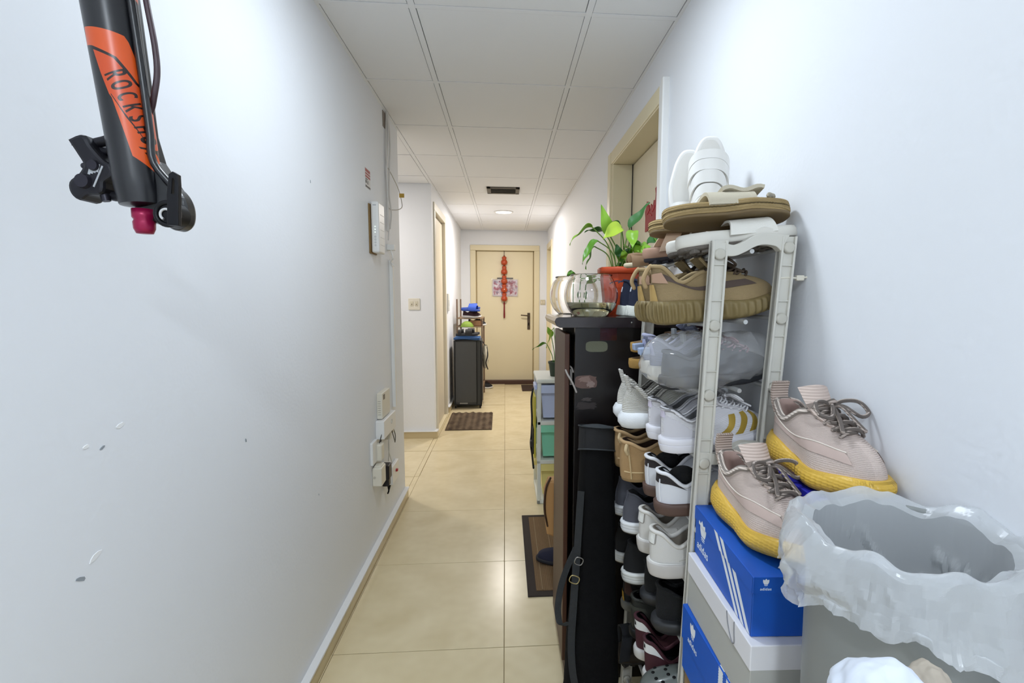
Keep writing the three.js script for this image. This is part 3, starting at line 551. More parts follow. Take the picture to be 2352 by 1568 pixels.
// a low sneaker with everything a pair shows; options switch pieces on
function sneaker(name, label, d) {
  const o = thing(name, label, d.category || 'shoe', [0, 0, 0], 0, d.group), s = last(d);
  mesh('sole', soleGeo(s, d.sole), d.mSole, o);
  if (d.mOut) mesh('outsole', soleGeo(s, { prof: [[-0.012, -0.12], [0.001, -0.1], [0.0035, 0.06], [0.0035, d.outTop || 0.12], [-0.004, (d.outTop || 0.12) + 0.01]] }), d.mOut, o);
  mesh('upper', upperGeo(s), d.mUp, o);
  mesh('lining', liningGeo(s), d.mIn, o);
  mesh('collar', collarGeo(s, d.collar || 0.0045), d.mCollar || d.mUp, o);
  if (d.tongue !== 0) mesh('tongue', tongueGeo(s, d.tongue || 0.045), d.mTongue || d.mUp, o);
  if (d.laces) mesh('laces', laceGeo(s, d.laces, d.laceR || 0.0022, 0.019, d.bow ?? 0.7), d.mLace || d.mUp, o);
  (d.extra || (() => {}))(o, s);
  return o;
}
function pair(make, places) { // first place keeps the original, the rest are clones with labels of their own
  const first = make(places[0].label); shoePos(first, places[0].p, places[0].r || 0, places[0].t ?? TILT);
  const rest = places.slice(1).map((q) => { const c = first.clone(); c.name = numbered(first.name.replace(/_\d+$/, '')); scene.add(c); c.userData = { ...first.userData, label: q.label }; return shoePos(c, q.p, q.r || 0, q.t ?? TILT); });
  return [first, ...rest];
}
const TILT = 0.105;
function slide(name, label, d) { // flat sole with straps across
  const o = thing(name, label, 'sandal', [0, 0, 0], 0, d.group), s = last({ h0: d.h0 || 0.025, h1: d.h1 || 0.022, spring: 0.003, L: d.L, W: d.W, pow: 0.68 });
  mesh('sole', soleGeo(s, d.sole), d.mSole, o);
  if (d.mFoot) mesh('footbed', [grid(60, 3, (u, v) => { const [x, z] = s.out(A2(u), -0.007), c = 0.5 * s.L; return V3(lerp(c, x, v), s.top(lerp(c, x, v) / s.L) + 0.0012 + 0.004 * (1 - v), z * v); }, true)], d.mFoot, o);
  if (d.mTread) { // blocks of tread under the sole
    const g = [soleGeo(s, { prof: [[-0.01, -0.2], [-0.001, -0.16], [0.002, 0.0], [0.001, 0.3], [-0.004, 0.32]] })];
    for (let i = 0; i < 9; i++) for (const zz of [-0.55, 0, 0.55]) { const t = 0.1 + i * 0.095, x = t * s.L, w = s.W * tableAt(HW, t) * 0.5; g.push(box(-0.008, 0.008, -0.009, 0.0, -0.008, 0.008, 0.002).rotateY((i + zz) * 0.7).translate(x, -0.002, zz * w)); }
    mesh('tread', g, d.mTread, o);
  }
  for (const b of d.straps || []) {
    const hw = s.W * 0.5 * tableAt(HW, b.t) + 0.002, x = b.t * s.L, y0 = s.top(b.t) - 0.012;
    mesh('strap', thick(24, 6, (u, v) => { const th = Math.PI * u, c = Math.cos(th), q = Math.sin(th); return V3(x + (v - 0.5) * b.w * (1 - 0.25 * q * (b.taper || 0)) + (b.lean || 0) * q, y0 + b.h * Math.pow(q, 0.75), hw * Math.sign(c) * Math.pow(Math.abs(c), 0.7)); }, b.th || 0.004), b.m || d.mStrap, o);
  }
  (d.extra || (() => {}))(o, s);
  return o;
}
// ---------- shoe rack ----------
const xf = (y) => 0.4175 + 0.035 * (y - 1.1), xb = (y) => 0.554 + 0.055 * (y - 1.1), shelfY = (k) => 1.336 - 0.1425 * k;
const Z1 = -1.0, Z2 = -1.465;
{
  const o = thing('shoe_rack', 'tall white plastic shoe rack with arched end frames, crowded with shoes against the right wall', 'shoe rack');
  const m = M(0xd6d3c9, 0.42), m2 = M(0xc9c5b9, 0.45), tm = M(0xc8c9c8, 0.35, { metalness: 0.3 });
  for (const z of [Z1, Z2]) {
    const f = new THREE.Group(); f.name = 'end_frame'; o.add(f);
    for (const x of [xf, xb]) {
      const w = 0.0145, wall = (s, a, b, d) => extrude(shapeOf([[x(0) + a, 0.02], [x(0) + b, 0.02], [x(1.37) + b, 1.362 + (x === xb ? 0.01 : 0)], [x(1.37) + a, 1.362 + (x === xb ? 0.01 : 0)]]), d, 0.0008).translate(0, 0, z - d / 2);
      const p = [wall(0, -w, w, 0.01), wall(0, -w, -w + 0.003, 0.022), wall(0, w - 0.003, w, 0.022)];
      for (let y = 0.1; y < 1.36; y += 0.0715) p.push(box(x(y) - w + 0.002, x(y) + w - 0.002, y - 0.0012, y + 0.0012, z - 0.0095, z + 0.0095));
      mesh('post', p, m, f);
      for (let k = 0; k < 10; k++) { const y = shelfY(k) + (x === xb ? 0.0145 : 0); mesh('knob', [lathe([[0, 0.006], [0.008, 0.006], [0.0108, 0.0045], [0.0115, 0.001], [0.0115, -0.006], [0, -0.006]], 24).rotateX(Math.PI / 2).translate(x(y), y, z + 0.009)], m2, f); }
    }
    for (const dy of [0, -0.4275, -0.855]) {
      const sx = (x, y) => x + (xf(y) - xf(1.36)) + (x > 0.5 ? (xb(y) - xb(1.36)) - (xf(y) - xf(1.36)) : 0) * 0.9;
      const U = [[0.413, 1.3585], [0.436, 1.356], [0.455, 1.353], [0.475, 1.36], [0.495, 1.372], [0.517, 1.3775], [0.54, 1.376], [0.566, 1.3745]], D = [[0.553, 1.345], [0.54, 1.3545], [0.515, 1.357], [0.496, 1.352], [0.478, 1.342], [0.458, 1.334], [0.436, 1.334], [0.42, 1.334]];
      const c = (p) => new THREE.SplineCurve(p.map(([x, y]) => new THREE.Vector2(sx(x, y + dy), y + dy))).getPoints(30).map((q) => [q.x, q.y]);
      mesh('arch', extrude(shapeOf([...c(U), ...c(D)]), 0.018, 0.0015).translate(0, 0, z - 0.009), m, f);
    }
  }
  for (let k = 0; k < 10; k++) for (const t of [0, 0.5, 1]) {
    const y = shelfY(k) + t * 0.0145, x = lerp(xf(y), xb(y), t);
    mesh('shelf_rail', cyl(0.0048, 0.0048, Z1 - Z2, 12).rotateX(Math.PI / 2).translate(x, y, Z2), tm, o);
  }
  for (const x of [xf, xb]) for (const z of [Z1, Z2]) mesh('foot', box(x(0) - 0.018, x(0) + 0.018, 0, 0.022, z - 0.013, z + 0.013, 0.004), m2, o);
}
{ // tie between the rack and the wall
  const o = thing('wall_tie', 'thin white plastic tie fixing the shoe rack to the wall', 'tie', [0, 1.29, -0.995]);
  mesh('tie_bar', tube([[0.555, 0, 0], [0.575, 0.001, 0], [0.59, 0, 0.002], [XR, 0.002, 0.004]], 0.0022, 12), C.ivory, o);
  mesh('clip', box(0.588, 0.604, -0.005, 0.006, -0.004, 0.006, 0.002), C.ivory, o);
}
const on = (k, xx, z, x = xx + 0.02) => [x, shelfY(k) + 0.0055 + (x - 0.42) * TILT, z];

// ----- top: sandals -----
const whiteLeather = M(0xeeebe2, 0.5, bump(tFine, 0.0004)), tread = M(0x6d665e, 0.8, bump(tFine, 0.001)), jute = M(0xb49a6a, 0.95, bump(tRib, 0.003));
pair((l) => slide('white_sandal', l, {
  L: 0.262, W: 0.098, h0: 0.03, h1: 0.026, group: 'white sandals with grey tread', mSole: M(0xe4e0d6, 0.55), mTread: tread, mFoot: M(0xc7a97b, 0.6), mStrap: whiteLeather,
  straps: [{ t: 0.57, w: 0.1, h: 0.036, taper: 0.7, th: 0.005 }],
  extra: (o) => mesh('bow', [tube([[0.145, 0.084, 0.0], [0.13, 0.094, 0.012], [0.105, 0.09, 0.02], [0.118, 0.082, 0.006], [0.145, 0.084, 0.0]], 0.005, 24), tube([[0.145, 0.084, 0], [0.125, 0.092, -0.016], [0.1, 0.088, -0.024], [0.12, 0.082, -0.006]], 0.005, 24), tube([[0.15, 0.083, 0], [0.16, 0.086, 0.02], [0.175, 0.078, 0.03]], 0.005, 16)], whiteLeather, o),
}), [{ label: 'white sandal with bow strap and grey tread, nearest on the top shelf', p: on(0, 0.345, -1.055) }, { label: 'white sandal with bow strap, farther one behind its mate', p: on(0, 0.36, -1.165) }]).forEach((o) => { o.rotation.x = -0.13; o.position.y += 0.009; });
slide('tan_sandal', 'pink tan leather sandal with dark sole behind the white sandals', { L: 0.25, W: 0.09, h0: 0.03, h1: 0.022, group: 'flat tan sandals', mSole: M(0xb08b74, 0.6), mFoot: M(0xcaa98f, 0.6), mTread: M(0x2c2a33, 0.7), mStrap: M(0xcdb096, 0.6), straps: [{ t: 0.2, w: 0.04, h: 0.05, lean: 0.03 }, { t: 0.62, w: 0.06, h: 0.045 }] });
shoePos(scene.getObjectByName('tan_sandal'), on(0, 0.335, -1.28).map((v, i) => i === 1 ? v + 0.008 : v), 0, TILT);
slide('wedge_sandal', 'low brown wedge sandal with pale sole at the far end of the top shelf', { L: 0.24, W: 0.085, h0: 0.012, h1: 0.012, mSole: M(0xd8c9ac, 0.7), mStrap: M(0x8d6f50, 0.6), straps: [{ t: 0.16, w: 0.05, h: 0.034 }, { t: 0.62, w: 0.05, h: 0.05 }], extra: (o, s) => mesh('heel_block', soleGeo(last({ L: 0.09, W: 0.07, h0: 0.026, h1: 0.012, spring: 0 }), {}).translate(0.012, 0.012, 0), M(0x8d6f50, 0.7), o) });
shoePos(scene.getObjectByName('wedge_sandal'), on(0, 0.315, -1.405), 0, TILT);
const espadrille = (l) => slide('espadrille', l, {
  L: 0.275, W: 0.1, h0: 0.03, h1: 0.03, group: 'jute soled espadrilles', mSole: jute, mFoot: M(0xcdbb96, 0.8), sole: { prof: [[0.001, 0.05], [0.004, 0.2], [0.004, 0.45], [0.001, 0.5], [0.004, 0.55], [0.003, 0.9], [-0.004, 1]], rib: 0.0012, n: 90, nu: 200 },
  straps: [{ t: 0.5, w: 0.1, h: 0.036, m: M(0xd9cfb8, 0.85, bump(tCloth, 0.001)), th: 0.007 }],
  extra: (o, s) => { mesh('rubber_bottom', soleGeo(s, { prof: [[-0.004, -0.1], [0.002, -0.1], [0.003, 0.08], [-0.006, 0.1]] }), M(0x74603f, 0.6), o); mesh('folded_strap', [thick(12, 4, (u, v) => V3(0.115 + u * 0.09, 0.056 + 0.004 * Math.sin(u * 9), (v - 0.5) * 0.075), 0.008), tube([[0.2, 0.05, -0.03], [0.225, 0.048, -0.01], [0.228, 0.042, 0.02], [0.21, 0.036, 0.04]], 0.006, 20)], M(0xd9cfb8, 0.85, bump(tCloth, 0.001)), o); },
});
{
  const [a, b] = pair(espadrille, [{ label: 'jute soled espadrille tilted on top of the white sandals, brown sole showing', p: [0.334, 1.402, -1.055], t: 0.055 }, { label: 'jute soled espadrille lying on the pink tan sandal', p: [0.362, 1.408, -1.255], t: 0.03, r: 4 }]);
  a.rotation.x = -0.3; b.rotation.x = -0.16;
}
{ // white slides standing on their toes
  const mk = (l, straps) => slide('white_slide', l, { L: 0.31, W: 0.092, h0: 0.02, h1: 0.022, group: 'white slides standing upright', mSole: M(0xebe9e4, 0.45), mFoot: M(0xdedbd4, 0.55), mStrap: M(0xeceae5, 0.4), straps });
  const stand = (o, x, y, z, lean, tw) => { const X = V3(Math.sin(lean), Math.cos(lean), -0.05).normalize(), Y = V3(Math.sin(tw), 0.05, Math.cos(tw)).addScaledVector(X, 0).normalize(), Zz = X.clone().cross(Y).normalize(); Y.copy(Zz.clone().cross(X)); o.matrix.makeBasis(X, Y, Zz); o.rotation.setFromRotationMatrix(o.matrix); o.position.set(x, y, z); };
  stand(mk('white slide sole standing upright at the back of the top shelf', [{ t: 0.36, w: 0.09, h: 0.05 }]), 0.485, 1.348, -1.385, 0.06, -0.25);
  stand(mk('white slide with several strap bands standing upright, front one of two', [{ t: 0.74, w: 0.022, h: 0.024, lean: 0.034 }, { t: 0.64, w: 0.026, h: 0.034, lean: 0.036 }, { t: 0.53, w: 0.03, h: 0.042, lean: 0.038 }, { t: 0.42, w: 0.026, h: 0.048, lean: 0.038 }, { t: 0.33, w: 0.026, h: 0.052, lean: 0.036 }, { t: 0.22, w: 0.03, h: 0.052, lean: 0.03 }]), 0.505, 1.348, -1.27, 0.03, -0.3);
}
// ----- tan ribbed sneakers -----
const canvasUp = (c, s = 0.0006) => M(c, 0.85, bump(tCloth, s)), knitUp = (c, s = 0.0012) => M(c, 0.9, bump(tKnit, s)), leather = (c) => M(c, 0.45, bump(tFine, 0.0003)), mesher = (c) => M(c, 0.8, bump(tRib, 0.0006));
pair((l) => sneaker('tan_sneaker', l, {
  L: 0.288, W: 0.104, h0: 0.05, h1: 0.036, spring: 0.012, hh: 0.128, hd: 0.088, ht: 0.11, toe: 0.075, back: 0.004, x1: 0.5, group: 'tan sneakers with ribbed soles',
  sole: { rib: 0.0035, n: 46, nu: 368, prof: [[-0.01, 0], [0.002, 0.08], [0.007, 0.3], [0.007, 0.8], [0.002, 1], [-0.006, 1.02]] },
  mSole: M(0x86744a, 0.55), mUp: knitUp(0xa8916a), mIn: M(0x17130f, 0.9), mCollar: M(0xa8916a, 0.85), tongue: 0.04, laces: 4, mLace: M(0x4b3d30, 0.8), laceR: 0.003, bow: 1, mTongue: knitUp(0x8d7a56),
  extra: (o, s) => {
    for (const d of [1, -1]) { mesh('side_stripe', patch(s, [[d * 2.55, 0.5], [d * 0.75, 0.3], [d * 0.75, 0.5], [d * 2.55, 0.74]], 0.0014, 30), M(0x5b4c44, 0.85), o); mesh('heel_panel', patch(s, [[d * 3.0, 0.42], [d * 2.4, 0.4], [d * 2.5, 0.78], [d * 3.0, 0.7]], 0.003), M(0xb9957c, 0.7), o); }
    mesh('pull_tab', tube([[0.006, 0.128, 0], [-0.002, 0.12, 0], [-0.012, 0.1, 0], [-0.008, 0.085, 0]], 0.0048, 20), M(0xb2976e, 0.8), o);
    mesh('heel_pad', patch(s, [[2.75, 0.02], [3.53, 0.02], [3.4, 0.36], [2.88, 0.36]], 0.003), M(0xc2a164, 0.8), o);
  },
}), [{ label: 'tan knit sneaker with ribbed brown sole, nearer one on the second shelf', p: on(1, 0.298, -1.075) }, { label: 'tan knit sneaker with ribbed brown sole, farther one behind its mate', p: on(1, 0.302, -1.19) }]);
// navy sneakers on the cabinet
{
  pair((l) => sneaker('navy_sneaker', l, {
    L: 0.19, W: 0.07, h0: 0.034, h1: 0.024, hh: 0.118, hd: 0.09, ht: 0.11, back: -0.004, group: 'navy sneakers with white soles', mSole: M(0xe4e6dc, 0.7, bump(tFine, 0.002)), mUp: canvasUp(0x252b42), mIn: C.dark, tongue: 0.02, sole: { prof: [[0.004, 0], [0.008, 0.1], [0.006, 0.5], [0.002, 1], [-0.004, 1]] },
    extra: (o, s) => { mesh('heel_mark', patch(s, [[2.85, 0.42], [3.1, 0.42], [3.1, 0.66], [2.85, 0.66]], 0.001, 4, 4), M(0xd5d9e2, 0.5), o); mesh('pull_loop', thick(10, 4, (u, v) => V3(lerp(0.012, -0.03, u), 0.112 + 0.008 * Math.sin(u * 2.6) - 0.01 * u, (v - 0.5) * 0.012), 0.003), M(0x303750, 0.7), o); },
  }), [{ label: 'navy sneaker with thick white sole by the red pot, left one', p: [0.375, 1.191, -1.66], t: 0, r: -6 }, { label: 'navy sneaker with thick white sole by the red pot, right one', p: [0.386, 1.191, -1.585], t: 0, r: -4 }]);
}
// ----- lavender pair, bagged pair, cork slides -----
pair((l) => sneaker('lavender_sneaker', l, {
  L: 0.255, W: 0.094, h0: 0.034, h1: 0.022, hh: 0.105, hd: 0.075, ht: 0.1, back: 0.004, group: 'lavender grey sneakers', mSole: M(0xe6e1d5, 0.55), mUp: mesher(0x8f95ad), mIn: M(0x50545f, 0.9), mCollar: M(0xb9bbd6, 0.7), laces: 4, mLace: M(0x6e4a4f, 0.8), tongue: 0.03,
  sole: { rib: 0.002, n: 18, wave: 0.003 },
  extra: (o, s) => { mesh('heel_tab', patch(s, [[2.7, 0.3], [3.58, 0.3], [3.45, 0.8], [2.85, 0.8]], 0.002), M(0xa9accb, 0.6), o); mesh('reflective_loop', box(0.085, 0.093, 0.085, 0.112, -0.012, 0.012, 0.002), M(0xcfd5da, 0.3), o); mesh('pull_tab', box(-0.022, 0.004, 0.066, 0.083, -0.012, 0.012, 0.003), M(0xa4b4d2, 0.5), o); },
}), [{ label: 'lavender grey sneaker beside the plastic bag on the third shelf', p: on(2, 0.33, -1.19) }, { label: 'lavender grey sneaker with blue tab behind its mate', p: on(2, 0.342, -1.29) }]);
pair((l) => sneaker('dark_sneaker', l, { L: 0.26, W: 0.1, h0: 0.03, h1: 0.024, hh: 0.085, hd: 0.065, ht: 0.085, group: 'dark sneakers in the clear bag', mSole: M(0x24262b, 0.5), mUp: M(0x3d4148, 0.7), mIn: C.dark, laces: 3, mLace: M(0xa98a92, 0.8) }), [{ label: 'dark grey sneaker wrapped inside the clear plastic bag', p: on(2, 0.322, -1.075) }]);
{
  const o = thing('plastic_bag', 'crinkled clear plastic bag wrapped round a dark sneaker on the third shelf', 'bag', [0.45, 1.113, -1.075]);
  const crisp = (p) => { let s = 0; for (const [f, a] of [[9, 0.5], [19, 0.3], [34, 0.22]]) s += a * (1 - 2 * Math.abs(noise.noise(p.x * f + 3, p.y * f, p.z * f + 8))); return s; };
  const g = grid(140, 70, (u, v) => {
    const th = v * Math.PI, ph = u * Math.PI * 2, d = V3(Math.sin(th) * Math.cos(ph), Math.cos(th), Math.sin(th) * Math.sin(ph));
    const q = V3(Math.sign(d.x) * Math.pow(Math.abs(d.x), 0.75), Math.sign(d.y) * Math.pow(Math.abs(d.y), 0.75), Math.sign(d.z) * Math.pow(Math.abs(d.z), 0.7));
    const p = V3(q.x * 0.145, q.y * 0.054 * (1 - 0.25 * d.x), q.z * 0.056); p.y += p.x * TILT;
    if (d.x < -0.2) p.y += 0.02 * sstep(-0.2, -1, d.x); 
    return p.addScaledVector(d, 0.016 * crisp(p));
  }, true);
  mesh('film', keepUV(toCreasedNormals(g, 0.5)), MP(0xffffff, 0.06, { transmission: 0.82, thickness: 0, ior: 1.45 }), o);
}
pair((l) => slide('cork_slide', l, { L: 0.24, W: 0.09, h0: 0.028, h1: 0.028, group: 'cork soled slides stacked', mSole: M(0xb78f4c, 0.8, bump(tFine, 0.0015)), mFoot: M(0x8a6f50, 0.8), mStrap: M(0x6b5138, 0.6), sole: { prof: [[-0.004, 0], [0.002, 0.1], [0.003, 0.5], [0.001, 1], [-0.006, 1]] }, straps: [{ t: 0.62, w: 0.07, h: 0.03 }] }),
  [{ label: 'cork soled slide, lower of two stacked on the third shelf', p: on(2, 0.335, -1.405) }, { label: 'cork soled slide, upper of two stacked on the third shelf', p: on(2, 0.338, -1.402).map((v, i) => i === 1 ? v + 0.046 : v) }]);
// ----- white knit pair and white pair with gold stripes -----
pair((l) => sneaker('knit_sneaker', l, {
  L: 0.275, W: 0.1, h0: 0.04, h1: 0.028, hh: 0.118, hd: 0.075, ht: 0.105, back: -0.016, toe: 0.06, group: 'white knit sneakers', mSole: M(0xf2f4f6, 0.45, bump(tFine, 0.0008)), mUp: M(0xe2ded5, 0.9, bump(tRib, 0.0022)), mIn: M(0x6f6c66, 0.9), collar: 0.006, tongue: 0.02, laces: 3, mLace: M(0xe9e6df, 0.8),
  sole: { prof: [[-0.008, 0], [0.002, 0.08], [0.01, 0.4], [0.009, 0.75], [0.002, 1], [-0.006, 1]], wave: 0.004 },
  extra: (o, s) => mesh('pull_tab', thick(8, 8, (u, v) => V3(0.026 - 0.008 * v + 0.016 * (u - 0.5) ** 2, 0.1 + 0.042 * v, (u - 0.5) * 0.032), 0.005), M(0xe9e6df, 0.9, bump(tRib, 0.002)), o),
}), [{ label: 'white knit sneaker with cloud white sole, nearer of the pair by the cabinet', p: on(3, 0.292, -1.305) }, { label: 'white knit sneaker with cloud white sole, farther of the pair', p: on(3, 0.302, -1.41) }]);
pair((l) => sneaker('gold_stripe_sneaker', l, {
  L: 0.262, W: 0.1, h0: 0.034, h1: 0.026, hh: 0.1, hd: 0.07, ht: 0.1, back: 0.002, toe: 0.058, group: 'white sneakers with gold stripes', mSole: M(0xeceaf0, 0.5), mUp: M(0xe6e4e8, 0.75, bump(tRib, 0.0005)), mIn: M(0x7d7d7e, 0.9), laces: 5, mLace: M(0xf0eef0, 0.8), bow: 1, tongue: 0.035,
  sole: { prof: [[-0.006, 0], [0.001, 0.04], [0.004, 0.5], [0.002, 0.55], [0.004, 0.6], [0.003, 0.95], [-0.005, 1]] },
  extra: (o, s) => {
    for (const d of [1, -1]) for (let i = 0; i < 3; i++) { const a = 1.62 - i * 0.3; mesh('gold_stripe', patch(s, [[d * (a + 0.02), 0.1], [d * (a - 0.14), 0.1], [d * (a - 0.78), 0.64], [d * (a - 0.62), 0.64]], 0.0012), M(0xc0a044, 0.4, { metalness: 0.35 }), o); }
    mesh('heel_tab', patch(s, [[2.8, 0.62], [3.48, 0.62], [3.4, 0.97], [2.88, 0.97]], 0.0018), M(0xd6cfe0, 0.6), o);
    for (const d of [1, -1]) mesh('heel_panel', patch(s, [[d * 2.95, 0.06], [d * 1.9, 0.06], [d * 2.3, 0.5], [d * 2.9, 0.8]], 0.001), M(0xd4d2d8, 0.75), o);
  },
}), [{ label: 'white sneaker with three gold stripes, nearer one at the rack frame', p: on(3, 0.328, -1.08) }, { label: 'white sneaker with three gold stripes, farther one of the pair', p: on(3, 0.33, -1.187) }]);
// ----- tan clogs and white sneakers with brown soles -----
pair((l) => sneaker('tan_clog', l, {
  L: 0.26, W: 0.112, h0: 0.014, h1: 0.014, hh: 0.112, hd: 0.09, ht: 0.105, back: 0.004, ow: 0.34, toe: 0.06, side: -0.002, group: 'tan suede shoes', mSole: M(0x9a7d55, 0.8), mUp: M(0xab8a5f, 0.9, bump(tFine, 0.0008)), mIn: M(0x3a2418, 0.9), mCollar: M(0xbb9a70, 0.85), collar: 0.005, tongue: 0.02, laces: 3, mLace: M(0x54402c, 0.8), bow: 0.6,
  sole: { prof: [[-0.006, 0], [0.0, 0.2], [0.0, 0.8], [-0.004, 1]] },
  extra: (o, s) => { mesh('heel_seam', [tube([0.02, 0.2, 0.4, 0.6, 0.8, 0.97].map((v) => s.on(2.55, v, 0.001)), 0.0025, 24), tube([2.2, 2.4, 2.6, 2.8].map((a) => s.on(a, 0.12, 0.001)), 0.002, 24)], M(0xcbb084, 0.8), o); mesh('pull_tab', tube([s.on(2.6, 0.9, 0.003), s.on(2.62, 0.75, 0.008), s.on(2.6, 0.6, 0.003)], 0.005, 14), M(0xd0b78d, 0.7), o); },
}), [{ label: 'tan suede shoe with pale seams beside the black bag, nearer one', p: on(4, 0.293, -1.3) }, { label: 'tan suede shoe with pale seams, farther one behind its mate', p: on(4, 0.3, -1.41) }]);
pair((l) => sneaker('brown_sole_sneaker', l, {
  L: 0.26, W: 0.104, h0: 0.028, h1: 0.022, hh: 0.1, hd: 0.066, ht: 0.098, back: 0.002, group: 'white sneakers with brown soles', mSole: M(0x5b443b, 0.55), mUp: leather(0xe3e4e9), mIn: M(0x0c0b0c, 0.95), mCollar: M(0xe9e9ec, 0.5), laces: 4, mLace: M(0xe9e9ec, 0.8), tongue: 0.04, mTongue: M(0xd8d9de, 0.6),
  sole: { prof: [[-0.006, 0], [0.002, 0.06], [0.004, 0.4], [0.004, 0.95], [-0.004, 1]] },
  extra: (o, s) => { mesh('heel_patch', patch(s, [[1.95, 0.56], [4.33, 0.56], [4.0, 0.98], [2.28, 0.98]], 0.0014, 30), M(0x2b2426, 0.6, bump(tRib, 0.0008)), o); for (const d of [1, -1]) mesh('piping', tube([0.05, 0.3, 0.5, 0.7].map((v) => s.on(d * 2.86, v, 0.001)), 0.0016, 16), M(0xf2f2f4, 0.5), o); },
}), [{ label: 'white sneaker with dark brown sole and black lining, nearer one', p: on(4, 0.322, -1.082) }, { label: 'white sneaker with dark brown sole and black lining, farther one', p: on(4, 0.326, -1.188) }]);
for (const [i, z] of [[0, -1.082], [1, -1.188]]) tag(mesh('black_sock', [new THREE.SphereGeometry(0.024, 20, 14).scale(1.3, 0.9, 0.9).translate(0.4, shelfY(4) + 0.085, z), new THREE.SphereGeometry(0.018, 18, 12).scale(1.2, 0.8, 1).translate(0.448, shelfY(4) + 0.082, z + 0.004)], M(0x09090a, 0.95, bump(tFine, 0.002))), i ? 'balled black sock stuffed in the farther brown soled sneaker' : 'balled black sock stuffed in the nearer brown soled sneaker', 'sock', 'black socks stuffed in shoes');
// ----- grey pair, white pair with heel labels -----
const plimsoll = (name, c, cIn, group, cs) => (l) => sneaker(name, l, {
  L: 0.26, W: 0.1, h0: 0.03, h1: 0.025, hh: 0.108, hd: 0.078, ht: 0.098, back: -0.004, x0: 0.018, group, mSole: M(cs, 0.5), mUp: canvasUp(c), mIn: M(cIn, 0.95), laces: 4, mLace: M(0xdedee0, 0.8), tongue: 0.03, collar: 0.003,
  sole: { prof: [[-0.004, 0], [0.004, 0.06], [0.006, 0.35], [0.003, 0.42], [0.006, 0.5], [0.004, 0.7], [0.006, 0.8], [0.003, 1], [-0.004, 1]] }, mOut: M(0x2a241c, 0.7), outTop: 0.02,
  extra: (o, s) => mesh('heel_strip', tube([0.03, 0.25, 0.5, 0.75, 0.98].map((v) => s.on(Math.PI, v, 0.0005)), 0.0022, 20), canvasUp(c), o),
});
pair(plimsoll('grey_sneaker', 0x595a63, 0x1b1b1e, 'grey canvas sneakers', 0xe4e5e6), [{ label: 'grey canvas sneaker with white sole, nearer one below the tan shoes', p: on(5, 0.3, -1.3) }, { label: 'grey canvas sneaker with white sole, farther one below the tan shoes', p: on(5, 0.303, -1.41) }]);
pair((l) => sneaker('white_court_sneaker', l, {
  L: 0.262, W: 0.104, h0: 0.034, h1: 0.026, hh: 0.108, hd: 0.07, ht: 0.1, back: 0.0, group: 'white court sneakers', mSole: M(0xc9c4bf, 0.55), mUp: leather(0xdad7d2), mIn: M(0x958b7e, 0.9), mCollar: M(0xdedad3, 0.6), collar: 0.005, laces: 4, mLace: M(0xd4d0c8, 0.8), tongue: 0.035, bow: 0.6,
  sole: { prof: [[-0.005, 0], [0.002, 0.05], [0.004, 0.4], [0.004, 0.92], [0.001, 1], [-0.004, 1]] },
  extra: (o, s) => { mesh('heel_tab', patch(s, [[2.78, 0.5], [3.5, 0.5], [3.56, 0.96], [2.72, 0.96]], 0.003), M(0xe9e8e3, 0.45), o); mesh('tab_edge_shade', tube([[2.7, 0.97], [2.74, 0.7], [2.78, 0.5], [3.14, 0.47], [3.5, 0.5], [3.54, 0.7], [3.58, 0.97]].map(([a, v]) => s.on(a, v, 0.0012)), 0.0016, 40, 6), M(0xa8a39c, 0.6), o); mesh('embossed_mark', patch(s, [[2.86, 0.66], [3.02, 0.66], [3.02, 0.84], [2.86, 0.84]], 0.0032, 4, 4), M(0xf2f1ec, 0.4), o); for (const d of [1, -1]) mesh('seam', tube([[2.1, 0.1], [1.8, 0.35], [1.62, 0.66]].map(([a, v]) => s.on(d * a, v, 0.0004)), 0.0012, 20), M(0xc2beb8, 0.6), o); mesh('sole_seam', tube(Array.from({ length: 15 }, (_, i) => s.on(1.2 + i * 0.277, 0.03, 0.002)), 0.0018, 50), M(0xe9e7e2, 0.5), o); },  // darker line round the heel tab paints the shade of its raised edge
}), [{ label: 'off white leather court sneaker with heel label, nearer one beside the boxes', p: on(5, 0.31, -1.08) }, { label: 'off white leather court sneaker with heel label, farther one', p: on(5, 0.314, -1.187) }]);
// ----- black pairs -----
pair(plimsoll('black_sneaker', 0x121214, 0x060607, 'black canvas sneakers', 0xdcdcd8), [{ label: 'black canvas sneaker with white sole, nearer one below the grey pair', p: on(6, 0.305, -1.3) }, { label: 'black canvas sneaker with white sole, farther one below the grey pair', p: on(6, 0.305, -1.41) }]);
pair((l) => sneaker('fuzzy_sneaker', l, { L: 0.255, W: 0.1, h0: 0.028, h1: 0.024, hh: 0.11, hd: 0.085, ht: 0.1, group: 'black fuzzy sneakers', mSole: M(0x26272a, 0.5), mUp: M(0x17181a, 0.98, bump(tFine, 0.004)), mIn: C.black, laces: 3, mLace: C.dark, sole: { prof: [[-0.006, 0], [0.004, 0.1], [0.01, 0.5], [0.008, 0.9], [-0.004, 1]], wave: 0.006 } }), [{ label: 'black fuzzy sneaker with wavy black sole, nearer one below the court sneakers', p: on(6, 0.33, -1.085) }, { label: 'black fuzzy sneaker with wavy black sole, farther one', p: on(6, 0.332, -1.19) }]);
